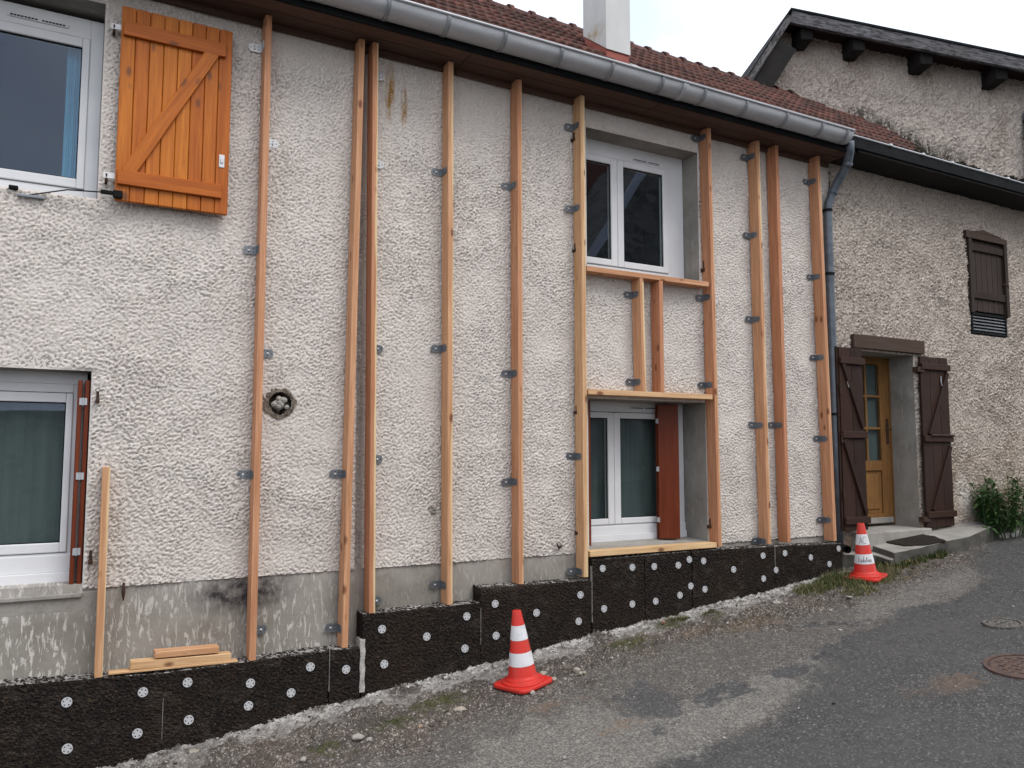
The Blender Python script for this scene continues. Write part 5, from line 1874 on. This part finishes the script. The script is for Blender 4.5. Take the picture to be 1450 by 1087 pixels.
offcut((153, 952.5), (336, 935), -.105, .07, .014, .8, "thin batten lying lowest of the three offcuts on the board", .0)
offcut((184, 940.5), (326, 928.5), -.095, .08, .05, .85, "thick yellow offcut lying on the thin batten", -.002)
offcut((218.5, 925.5), (309, 918), -.085, .1, .04, .55, "short flat offcut lying on top of the two others", 0)

# ================================================================== TRAFFIC CONES
def cone(pos, rot, tilt, label, H=.515, writing=False):
    t = thing("traffic_cone", pos, label, "traffic cone", "red and white traffic cones")
    s = H / .52
    mb = MB()
    hb, rc = .165 * s, .055 * s
    out = []
    for (cx_, cy_, a0_) in ((1, 1, 0), (-1, 1, 90), (-1, -1, 180), (1, -1, 270)):
        for a in np.linspace(a0_, a0_ + 90, 5):
            out.append((cx_ * (hb - rc) + rc * math.cos(rad(a)), cy_ * (hb - rc) + rc * math.sin(rad(a))))
    n = len(out)
    for (sc_, z_) in ((.97, -.004), (1, .004), (1, .019), (.97, .026)):
        mb.v += [(x_ * sc_, y_ * sc_, z_ * s) for x_, y_ in out]
    for j in range(3):
        for k in range(n):
            mb.f.append((j * n + k, j * n + (k + 1) % n, (j + 1) * n + (k + 1) % n, (j + 1) * n + k))
    mb.f.append(tuple(range(n))[::-1])
    mb.f.append(tuple(3 * n + k for k in range(n)))
    base = mb.build("cone_base", 'cone_red', t, pos, False, .004, local=True)

    def rr(z_):
        return (.104 - (.104 - .031) * (z_ - .05) / .47)

    prof = [(.150, .018), (.150, .034), (.146, .039), (.126, .041), (.122, .045), (.120, .054), (.113, .058), (rr(.062) + .004, .062), (rr(.075), .075), (rr(.51), .51), (.029, .518), (.022, .52), (.020, .50)]
    body = MB().lathe([(r_ * s, z_ * s) for r_, z_ in prof], 36).build("cone_body", 'cone_red', t, pos, True, local=True)
    e = body.modifiers.new("edge", 'EDGE_SPLIT')
    e.split_angle = rad(38)
    for (a, b2) in ((.145, .235), (.32, .42)):
        MB().lathe([((rr(a) + .0016) * s, a * s), ((rr(b2) + .0016) * s, b2 * s)], 36, cap=False).build("reflective_band", 'cone_white', t, pos, True, local=True)
    if writing:
        def put(strokes, z0_, hgt, wid, ang0):
            m_ = MB()
            for st in strokes:
                pts_ = []
                # subdivide
                for (u0, v0), (u1, v1) in zip(st[:-1], st[1:]):
                    for q_ in np.linspace(0, 1, 5)[:-1]:
                        pts_.append((u0 + (u1 - u0) * q_, v0 + (v1 - v0) * q_))
                pts_.append(st[-1])
                P3 = []
                for (u_, v_) in pts_:
                    z_ = z0_ + v_ * hgt
                    r_ = rr(z_) + .0022
                    a_ = ang0 + u_ * wid / r_
                    P3.append((r_ * s * math.cos(a_), r_ * s * math.sin(a_), z_ * s))
                m_.tube(P3, .0017, 5)
            return m_.build("lettering", 'ink', t, pos, False, local=True)
        angc = writing
        arc = lambda cx_, cy_, rx_, ry_, a0_, a1_, n_=7: [(cx_ + rx_ * math.cos(rad(a)), cy_ + ry_ * math.sin(rad(a))) for a in np.linspace(a0_, a1_, n_)]
        put([[(-.9, 0), (-.5, 1), (-.15, .02)], [(-.8, .35), (-.2, .38)], arc(.5, .5, .45, .52, 55, 310, 9)], .335, .062, .034, angc)
        low = [[(-1.45, 0), (-1.1, .05)], [(-1.28, .02), (-1.24, .75)], [(-1.4, .75), (-1.05, .78)],
               arc(-.85, .38, .12, .12, 60, 230) + arc(-.82, .12, .14, .13, 80, -130),
               arc(-.5, .2, .15, .2, 90, 450, 9), [(-.28, .05), (-.18, .95), (-.24, .1), (-.1, .02)],
               arc(.08, .2, .14, .19, 60, 400, 9) + [(.24, .0)], [(.42, .85), (.38, .1), (.5, .02)], [(.28, .58), (.58, .62)], [(.68, .4), (.68, .02)], [(.68, .62), (.69, .66)],
               arc(.95, .2, .15, .19, 90, 450, 9), [(1.18, .02), (1.2, .4)] + arc(1.32, .28, .12, .12, 150, 0, 5) + [(1.46, .0)]]
        put(low, .165, .052, .044, angc)
    e_ = Matrix.Rotation(tilt, 4, 'Y') @ Matrix.Rotation(rot, 4, 'Z')
    t.rotation_euler = e_.to_euler()
    return t


c1 = G(741, 971)
cone((c1[0], c1[1], zroad(c1[0], c1[1]) + .014), rad(17), -math.atan(.105), "traffic cone without writing standing nearer, on gravel before the black boards")
c2 = G(1226, 820)
ang2 = math.atan2(-5.8 - c2[1], -c2[0]) + rad(4)
cone((c2[0], c2[1], zroad(c2[0], c2[1]) + .014), rad(17), -math.atan(.085), "traffic cone with black handwriting on its white bands, farther off by the wooden door", .53, ang2 - rad(17))

# ================================================================== APRON, STEP EDGES, MAT
za = -1.0


def apz(x_, y_):
    return -.925 + (.10 if x_ < 8.65 else .055) * (x_ - 8.5) + .19 * (y_ + .1)


def apz(x_, y_):
    return -.895 + .075 * (x_ - 8.5) + .17 * (y_ + .1)


APN = np.array([-.075, -.17, 1.0])


def AP(px, py, dz=0.0):
    return tuple(PL(px, py, (8.5, -.1, -.895 + dz), APN)[:2])


def slab_poly(name, pts, top_h, z_of, mat, thick, kind='structure', seed=1, bev=.01, n_sub=5, rough=.012):
    rr_ = random.Random(seed)
    out = []
    for i in range(len(pts)):
        a, b2 = np.array(pts[i]), np.array(pts[(i + 1) % len(pts)])
        for k in range(n_sub):
            p = a + (b2 - a) * k / n_sub
            out.append((p[0] + rr_.uniform(-rough, rough), p[1] + rr_.uniform(-rough, rough)))
    mb_ = MB()
    n = len(out)
    mb_.v = [(x_, y_, z_of(x_, y_) + top_h) for x_, y_ in out] + [(x_, y_, z_of(x_, y_) + top_h - thick) for x_, y_ in out]
    mb_.f = [tuple(range(n))] + [tuple(range(n, 2 * n))[::-1]] + [(n + i, n + (i + 1) % n, (i + 1) % n, i) for i in range(n)]
    o = mb_.build(name, mat, bevel=bev, kind=kind)
    bm_ = bmesh.new()
    bm_.from_mesh(o.data)
    bmesh.ops.recalc_face_normals(bm_, faces=bm_.faces)
    bm_.to_mesh(o.data)
    bm_.free()
    return o


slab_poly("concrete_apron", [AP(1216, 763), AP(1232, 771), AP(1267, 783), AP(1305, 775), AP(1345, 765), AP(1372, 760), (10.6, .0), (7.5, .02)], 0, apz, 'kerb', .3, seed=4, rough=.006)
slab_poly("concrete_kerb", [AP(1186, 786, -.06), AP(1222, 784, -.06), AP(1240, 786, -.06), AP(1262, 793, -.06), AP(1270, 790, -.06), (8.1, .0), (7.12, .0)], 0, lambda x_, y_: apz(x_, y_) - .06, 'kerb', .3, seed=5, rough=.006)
wp = [G(px, py)[:2] for px, py in [(1362, 757), (1400, 763), (1443, 758), (1425, 746), (1385, 735), (1352, 742)]]
slab_poly("concrete_patch", wp, .035, lambda x_, y_: gz(x_), 'mortar', .12, seed=6, rough=.05)
mp = [AP(px, py, .015) for px, py in [(1246, 764), (1262, 768), (1279, 771.5), (1308, 770.5), (1339, 765), (1322, 759), (1305, 756), (1283, 757)]]
tagit(slab_poly("door_mat", mp, .018, lambda x_, y_: apz(x_, y_), 'mat', .024, None, 7, .004), "dark rough mat lying on the concrete before the ochre door", "door mat")
pp = W(1199, 777, -.16)
mb = MB()
ang = Vector((-.55, -.8, 0)).normalized()
p1 = Vector((pp[0], -.17, pp[2] - .005))
for rr_, nm in ((.045, 0),):
    pass
n_ = 16
for (d_, r_) in ((-.25, .04), (0, .04), (0, .033), (-.2, .033)):
    for k in range(n_):
        a = 2 * math.pi * k / n_
        u_ = Vector((-ang.y, ang.x, 0))
        mb.v.append(tuple(p1 + ang * d_ + u_ * r_ * math.cos(a) + Vector((0, 0, 1)) * r_ * math.sin(a)))
for j in range(3):
    for k in range(n_):
        mb.f.append((j * n_ + k, j * n_ + (k + 1) % n_, (j + 1) * n_ + (k + 1) % n_, (j + 1) * n_ + k))
mb.f.append(tuple(3 * n_ + k for k in range(n_)))
tagit(mb.build("drain_pipe", 'black', smooth=True), "short black pipe end sticking out beside the last black board", "pipe")

# manhole covers
def manhole(px, py, R, label, mat, pat=True):
    c_ = G(px, py)
    z_ = zroad(c_[0], c_[1]) if c_[0] < 11 else c_[2]
    tlt = -math.atan(.12 - .0041 * c_[0])
    base = (c_[0], c_[1], z_ + .004)
    t = thing("manhole_cover", base, label, "manhole cover")
    mb_ = MB().lathe([(R + .035, -.02), (R + .035, .006), (R + .008, .008), (R + .006, -.01)], 40)
    mb_.build("cover_ring", mat, t, base, local=True)
    mb_ = MB().lathe([(R, -.03), (R, .002), (R - .01, .005)], 40)
    mb_.build("cover_plate", mat, t, base, local=True)
    if pat:
        pt_ = MB()
        st = .052
        n = int(R / st) + 1
        for i in range(-n, n + 1):
            for j in range(-n, n + 1):
                x_, y_ = i * st, j * st
                if math.hypot(x_, y_) < R - .04:
                    if (i + j) % 2:
                        pt_.box(x_ - .018, x_ + .018, y_ - .006, y_ + .006, .004, .010)
                    else:
                        pt_.box(x_ - .006, x_ + .006, y_ - .018, y_ + .018, .004, .010)
        o = pt_.build("raised_pattern", mat, t, base, local=True, kind='stuff')
    t.rotation_euler = (0, tlt, 0)
    return t


manhole(1456, 947, .215, "rusty round manhole cover cut by the right edge of the picture", 'manhole')
manhole(1421, 885, .105, "small dark round cover sunk in the road above the rusty manhole", 'road')

# ================================================================== STONES
ico = bmesh.new()
bmesh.ops.create_icosphere(ico, subdivisions=1, radius=1)
ico.verts.ensure_lookup_table()
icv = np.array([v.co[:] for v in ico.verts])
icf = np.array([[v.index for v in f.verts] for f in ico.faces])
ico.free()
ico = bmesh.new()
bmesh.ops.create_icosphere(ico, subdivisions=3, radius=1)
icv3 = np.array([v.co[:] for v in ico.verts])
icf3 = np.array([[v.index for v in f.verts] for f in ico.faces])
ico.free()


def stone(px, py, wpx, asp, tint, label, rot=0.0, up=.0, seed=0):
    c_ = G(px, py)
    dep = float(np.dot(c_ - np.array(CAM), fwd))
    r_ = wpx / 2 * dep / FPX
    rg = np.random.default_rng(seed + 900)
    d_ = icv3.copy()
    f_ = np.zeros(len(d_))
    for k in range(7):
        v = rg.standard_normal(3)
        f_ += .10 * np.sin(d_ @ v * (1.2 + .5 * k) + rg.random() * 6) / (1 + .3 * k)
    for k in range(6):                                  # broken facets
        v = rg.standard_normal(3)
        v /= np.linalg.norm(v)
        f_ = np.minimum(f_, .80 / np.maximum(d_ @ v, .2) - 1.0)
    d_ = d_ * (1 + f_)[:, None]
    d_ *= np.array([1, rg.uniform(.6, .9), asp])
    ca, sa = math.cos(rot), math.sin(rot)
    R_ = np.array([[ca, -sa, 0], [sa, ca, 0], [0, 0, 1]])
    d_ = d_ @ R_.T * r_
    z_ = zroad(c_[0], c_[1]) + asp * r_ * .5 + up
    o = np_mesh("stone", d_ + np.array([c_[0], c_[1], z_]), icf3, 'stone', None, True, None, (c_[0], c_[1], z_))
    o["tint"] = tint
    return tagit(o, label, "stone", "loose stones lying at the road edge")


STN = [
    (506, 1052, 18, .6, .1, "larger grey stone of the touching pair at the bottom, left of the picture's middle"),
    (523, 1050, 11, .8, .05, "smaller stone touching the right end of the larger grey stone at the bottom"),
    (429, 1080, 13, .6, .0, "white flat stone at the very bottom edge, left of the touching pair"),
    (595, 1037, 9, .9, .75, "round pinkish pebble by itself, below and left of the nearer cone"),
    (650, 1008, 22, .25, .3, "flat beige slab of stone in the gravel left of the nearer cone"),
    (769, 956, 13, .6, .25, "grey stone just behind the right corner of the nearer cone base"),
    (776, 963, 8, .7, .05, "white pebble touching the cone base on the right, second of three"),
    (784, 963, 9, .6, .2, "rightmost of the three pebbles right of the nearer cone base"),
    (754, 983, 8, .8, .1, "pebble lying against the front of the nearer cone base"),
    (658, 982, 8, .8, .05, "small white pebble in line with the left corner of the cone base"),
    (696, 973, 9, .3, .3, "thin flat stone at the left corner of the nearer cone base"),
    (357, 1021, 9, .8, .1, "left pebble of the pair below the second black board"),
    (373, 1020, 11, .6, .05, "right pebble of the pair below the second black board"),
    (274, 1062, 16, .25, .3, "flat grey stone chip on the ground at the bottom left"),
    (302, 1033, 9, 1.5, .5, "buff stone standing upright against the second black board"),
    (817, 953, 10, .8, .2, "left stone of the little heap right of the nearer cone"),
    (827, 955, 8, .8, .35, "right stone of the little heap right of the nearer cone"),
    (822, 958, 8, .7, .2, "front stone of the little heap right of the nearer cone"),
    (800, 961, 6, .8, .1, "single pebble between the cone and the little heap"),
    (1100, 853, 14, .35, .0, "long white stone on the verge below the last black boards"),
    (939, 886, 8, .8, .9, "reddish pebble beside the grass tuft in the middle of the verge"),
    (799, 1074, 7, .8, .0, "white pebble alone on the pale asphalt at the bottom"),
    (875, 931, 6, .8, .0, "white pebble in the gravel strip below the sill boards"),
    (866, 933, 7, .7, .05, "pebble left of the white one in the gravel strip"),
    (1190, 891, 7, .4, .0, "flat white chip on the road below the farther cone"),
    (1203, 849, 8, .3, .0, "white flat chip on the gravel below the farther cone"),
]
for i, (px, py, wpx, asp, tint, lab) in enumerate(STN):
    stone(px, py, wpx, asp, tint, lab, random.random() * 3, 0, i)
c_ = G(680, 938)
blk = MB().box(-.03, .03, -.018, .018, 0, .032).build("wooden_block", 'timber', None, (c_[0], c_[1], zroad(c_[0], c_[1]) + .003), False, .002, local=True)
blk.rotation_euler = (.15, -.1, .5)
blk["tint"] = .3
tagit(blk, "small square wooden block on the ground left of the nearer cone", "wooden block")

# loose gravel: real little stones nobody could count
def scatter(n, fn):
    xs_, ys_ = RNG.uniform(-.3, 11, n), RNG.uniform(-4.6, -.12, n)
    return xs_, ys_


NG = 38000
gxr, gyr = RNG.uniform(-.4, 10.6, NG), -.14 - 2.6 * RNG.random(NG) ** 1.6
ii = np.clip(((gxr - GX0) / GS).astype(int), 0, nx - 1)
jj = np.clip(((gyr - GY0) / GS).astype(int), 0, ny - 1)
pr_ = .035 + .62 * w_gravel[ii, jj] * (.35 + .65 * sstep(-.2, .9, e1[ii, jj])) + .5 * w_dust[ii, jj]
pr_ *= (1 - .8 * w_moss[ii, jj])
kp_ = RNG.random(NG) < pr_
gxr, gyr, ii, jj = gxr[kp_], gyr[kp_], ii[kp_], jj[kp_]
ng = len(gxr)
sz = .0028 + .0045 * RNG.random(ng) ** 2.0 + .011 * (RNG.random(ng) < .05) * RNG.random(ng)
sc3 = np.stack([sz * RNG.uniform(.8, 1.3, ng), sz * RNG.uniform(.7, 1.1, ng), sz * RNG.uniform(.45, .8, ng)], -1)
th = RNG.random(ng) * 6.28
vb = icv[None] * (1 + .2 * RNG.standard_normal((ng, len(icv), 1))) * sc3[:, None, :]
ca, sa = np.cos(th)[:, None], np.sin(th)[:, None]
vx = vb[..., 0] * ca - vb[..., 1] * sa + gxr[:, None]
vy = vb[..., 0] * sa + vb[..., 1] * ca + gyr[:, None]
vzz = vb[..., 2] + (GZ[ii, jj] + sc3[:, 2] * .45)[:, None]
gv = np.stack([vx, vy, vzz], -1).reshape(-1, 3)
gf = (icf[None] + (np.arange(ng) * len(icv))[:, None, None]).reshape(-1, 3)
shd = np.repeat(np.clip(RNG.beta(1.6, 1.8, ng) + .35 * (RNG.random(ng) < .16), 0, 1), len(icv))
np_mesh("gravel", gv, gf, 'gravel', None, False, dict(shade=shd), (3, -1, -1.6), 'stuff')


# ================================================================== PLANTS
def blades(name, clumps, mat, seed, kind='stuff', zfun=zroad):
    rg = np.random.default_rng(seed)
    vs_, fs_, sh_ = [], [], []
    n0 = 0
    for (px, py, rx, n, hmin, hmax, dry, wd) in clumps:
        c_ = G(px, py)
        for _ in range(n):
            a, r_ = rg.random() * 6.28, rx * math.sqrt(rg.random())
            x_, y_ = c_[0] + r_ * math.cos(a), c_[1] + r_ * math.sin(a) * .7
            if y_ > -.15 and x_ < 7.0:
                y_ = -.15 - .05 * rg.random()
            z_ = zfun(x_, y_) - .004
            h_ = rg.uniform(hmin, hmax) * (1 - .4 * (r_ / rx))
            d_ = rg.random() * 6.28
            lean = rg.uniform(.2, .9) * h_
            w_ = wd * rg.uniform(.7, 1.3)
            dx, dy = math.cos(d_), math.sin(d_)
            ox, oy = -dy * w_, dx * w_
            pts3 = [(x_ - ox, y_ - oy, z_), (x_ + ox, y_ + oy, z_), (x_ + dx * lean * .35 - ox * .8, y_ + dy * lean * .35 - oy * .8, z_ + h_ * .6),
                    (x_ + dx * lean * .35 + ox * .8, y_ + dy * lean * .35 + oy * .8, z_ + h_ * .6), (x_ + dx * lean, y_ + dy * lean, z_ + h_ * .92)]
            vs_ += pts3
            fs_ += [(n0, n0 + 1, n0 + 3), (n0, n0 + 3, n0 + 2), (n0 + 2, n0 + 3, n0 + 4)]
            s = min(1, max(0, (rg.beta(2, 3) * .8 if rg.random() > dry else rg.uniform(.75, 1))))
            sh_ += [s] * 5
            n0 += 5
    V_ = np.array(vs_)
    return np_mesh(name, V_, np.array(fs_), mat, None, False, dict(shade=np.array(sh_)), tuple(V_.mean(0)), kind)


blades("grass", [
    (1180, 826, .2, 900, .04, .12, .3, .0026), (1150, 836, .2, 500, .03, .09, .4, .0024), (1215, 838, .2, 500, .03, .08, .5, .0024), (1240, 822, .2, 600, .03, .09, .5, .0026), (1262, 803, .2, 700, .05, .14, .3, .005),
    (1288, 797, .2, 700, .05, .14, .2, .006), (1318, 788, .2, 800, .05, .14, .15, .006), (1342, 779, .16, 500, .05, .12, .1, .006), (1230, 812, .15, 400, .04, .12, .3, .004), (1255, 818, .35, 700, .015, .05, .75, .0022),
    (1165, 832, .16, 420, .03, .11, .35, .0022), (1190, 822, .2, 700, .05, .15, .25, .0022), (1207, 828, .16, 500, .04, .12, .35, .0022), (1140, 838, .14, 220, .02, .07, .5, .002),
    (1250, 812, .22, 600, .03, .10, .55, .0022), (1275, 800, .25, 650, .03, .10, .4, .0024), (1300, 790, .25, 700, .03, .10, .25, .0028), (1330, 780, .22, 600, .04, .11, .15, .003),
    (1350, 774, .14, 300, .03, .09, .15, .003), (1262, 805, .15, 300, .03, .1, .4, .0022), (1290, 805, .3, 300, .02, .06, .7, .002),
    (955, 880, .09, 260, .02, .08, .4, .0018), (968, 876, .06, 160, .02, .06, .3, .0018), (1005, 870, .05, 120, .02, .05, .3, .0018), (875, 915, .09, 140, .01, .045, .4, .0016), (905, 908, .09, 120, .01, .04, .6, .0016),
    (1085, 868, .2, 200, .01, .035, .9, .0015), (1055, 882, .2, 200, .01, .035, .95, .0015), (1025, 893, .2, 160, .01, .03, .95, .0015),
    (645, 985, .09, 120, .008, .03, .3, .0016), (620, 995, .1, 150, .008, .03, .4, .0016), (560, 1025, .06, 80, .008, .03, .2, .0018), (463, 1058, .07, 140, .008, .03, .3, .0016), (605, 1000, .12, 120, .006, .025, .5, .0015)],
    'grass', 5)


def leafy(pos, R, H, nstem, nleaf, ll, lw, label, seed, nm="leafy_weed", droop=.5, spread=.5):
    rg = np.random.default_rng(seed)
    t = thing(nm, pos, label, "plant", "weeds at the foot of the right hand wall")
    st = MB()
    vs_, fs_, sh_ = [], [], []
    for s in range(nstem):
        a = rg.random() * 6.28
        r_ = R * spread * math.sqrt(rg.random())
        b0 = Vector((r_ * math.cos(a), r_ * math.sin(a) * .6, 0))
        h_ = H * rg.uniform(.55, 1)
        tip = b0 + Vector((math.cos(a) * R * rg.uniform(.1, .6), math.sin(a) * R * .5 * rg.random(), h_))
        st.tube([b0, (b0 + tip) / 2 + Vector((rg.normal(0, .01), rg.normal(0, .01), .02)), tip], [.006, .004, .002], 5)
        for k in range(nleaf):
            f_ = rg.uniform(.15, 1)
            p = b0.lerp(tip, f_)
            d_ = rg.random() * 6.28
            L_ = ll * rg.uniform(.6, 1.15) * (1.1 - .4 * f_)
            w_ = lw * rg.uniform(.7, 1.2)
            el = rg.uniform(-.1, .9)
            dv = Vector((math.cos(d_) * math.cos(el), math.sin(d_) * math.cos(el), math.sin(el)))
            sv = dv.cross(Vector((0, 0, 1))).normalized()
            up = sv.cross(dv)
            mid_ = p + dv * L_ * .5
            end = p + dv * L_ - Vector((0, 0, droop * L_ * .5))
            n0 = len(vs_)
            vs_ += [tuple(p), tuple(mid_ - sv * w_ + up * w_ * .3), tuple(mid_), tuple(mid_ + sv * w_ + up * w_ * .3), tuple(end)]
            fs_ += [(n0, n0 + 1, n0 + 2), (n0, n0 + 2, n0 + 3), (n0 + 1, n0 + 4, n0 + 2), (n0 + 2, n0 + 4, n0 + 3)]
            sh_ += [float(np.clip(rg.beta(2, 2.5), 0, 1))] * 5
    o = np_mesh("foliage", np.array(vs_) + np.array(pos), np.array(fs_), 'leaf', t, False, dict(shade=np.array(sh_)), pos)
    st.build("stem", 'leaf', t, pos, local=True)
    return t


gA = W(1425, 735, -.25)
leafy((gA[0], -.25, gz(gA[0])), .50, .70, 34, 48, .16, .013, "dense dark green weed bush at the right edge, against the tan wall", 3)
gB = W(1400, 722, -.22)
leafy((gB[0], -.22, gz(gB[0]) + .02), .16, .60, 6, 15, .17, .030, "tall broad leaved weed standing left of the dense bush", 4, "broad_leaved_weed", .9)
gC = G(1440, 745)
leafy((gC[0], gC[1] + .02, gC[2]), .3, .22, 16, 22, .07, .012, "low bright green ground weed in front of the dense bush", 5, "low_weed", .4, 1.0)
gD = W(1365, 748, -.1)
for (px, py, s, n, lab) in ((1272, 782, .13, 9, "small leafy weed rising beside the kerb, left of the mat"), (1338, 750, .06, 5, "tiny dark weed at the foot of the right dark shutter"), (1349, 772, .1, 7, "leafy weed at the right end of the verge grass")):
    q = G(px, py)
    leafy((q[0], q[1], zroad(q[0], q[1])), s * .8, s, n, 10, s * .5, s * .09, lab, px, "small_weed", .4, .7)

# low rubble with flat stones before the bush
for i, (px, py, wpx, asp, tint, lab) in enumerate([(1393, 728, 24, .3, .5, "flat yellowish stone below the broad leaved weed"), (1388, 741, 20, .25, .1, "pale flat stone on the concrete patch at right"),
                                                   (1405, 737, 18, .3, .55, "ochre stone beside the dense weed bush"), (1372, 735, 18, .4, .2, "grey stone at the wall foot right of the dark shutter")]):
    stone(px, py, wpx, asp, tint, lab, random.random() * 3, .02, 60 + i)

# ================================================================== ACROSS THE STREET (seen in the window panes)
op = thing("stone_house", (12, -13, -1.5), "stone house with red tiled roof across the street, seen only mirrored in the panes", "house")
MB().box(6.5, 20, -16, -11.2, -2.5, 4.2).build("wall", 'rubble', op)
mb = MB()
mb.prism([(6.1, -10.8, 4.0), (6.1, -20.0, 4.0), (6.1, -15.4, 10.4)], (14.3, 0, 0))
ro_ = mb.build("roof", 'far_roof', op)
MB().box(6.1, 20.4, -10.95, -10.78, 3.78, 4.02).build("gutter", 'pvc', op)
MB().prism([(10.9, -10.72, 3.9), (17.3, -10.72, 3.9), (14.1, -10.72, 8.6)], (0, -3.0, 0)).build("gable_wall", 'rubble', op)
for sg in (-1, 1):
    timber("verge_board", (14.1 + sg * 3.5, -10.68, 3.5), (14.1, -10.68, 8.72), .22, .08, 'pvc', op, side=(0, 0, 1), bevel=0)
for x_ in (8.2, 11.0, 14.2):
    MB().ring(x_, x_ + 1.0, .3, 1.7, .09, .09, .09, .09, -11.24, -11.1).build("window_frame", 'pvc', op)
    MB().box(x_ + .09, x_ + .91, -11.18, -11.16, .39, 1.61).build("pane", 'room', op)
gw = MB().box(-14, 6.3, -11.0, -10.5, -4, .75).build("garden_wall", 'rubble')
tagit(gw, "rubble stone garden wall across the street, seen only mirrored in the panes", "wall")
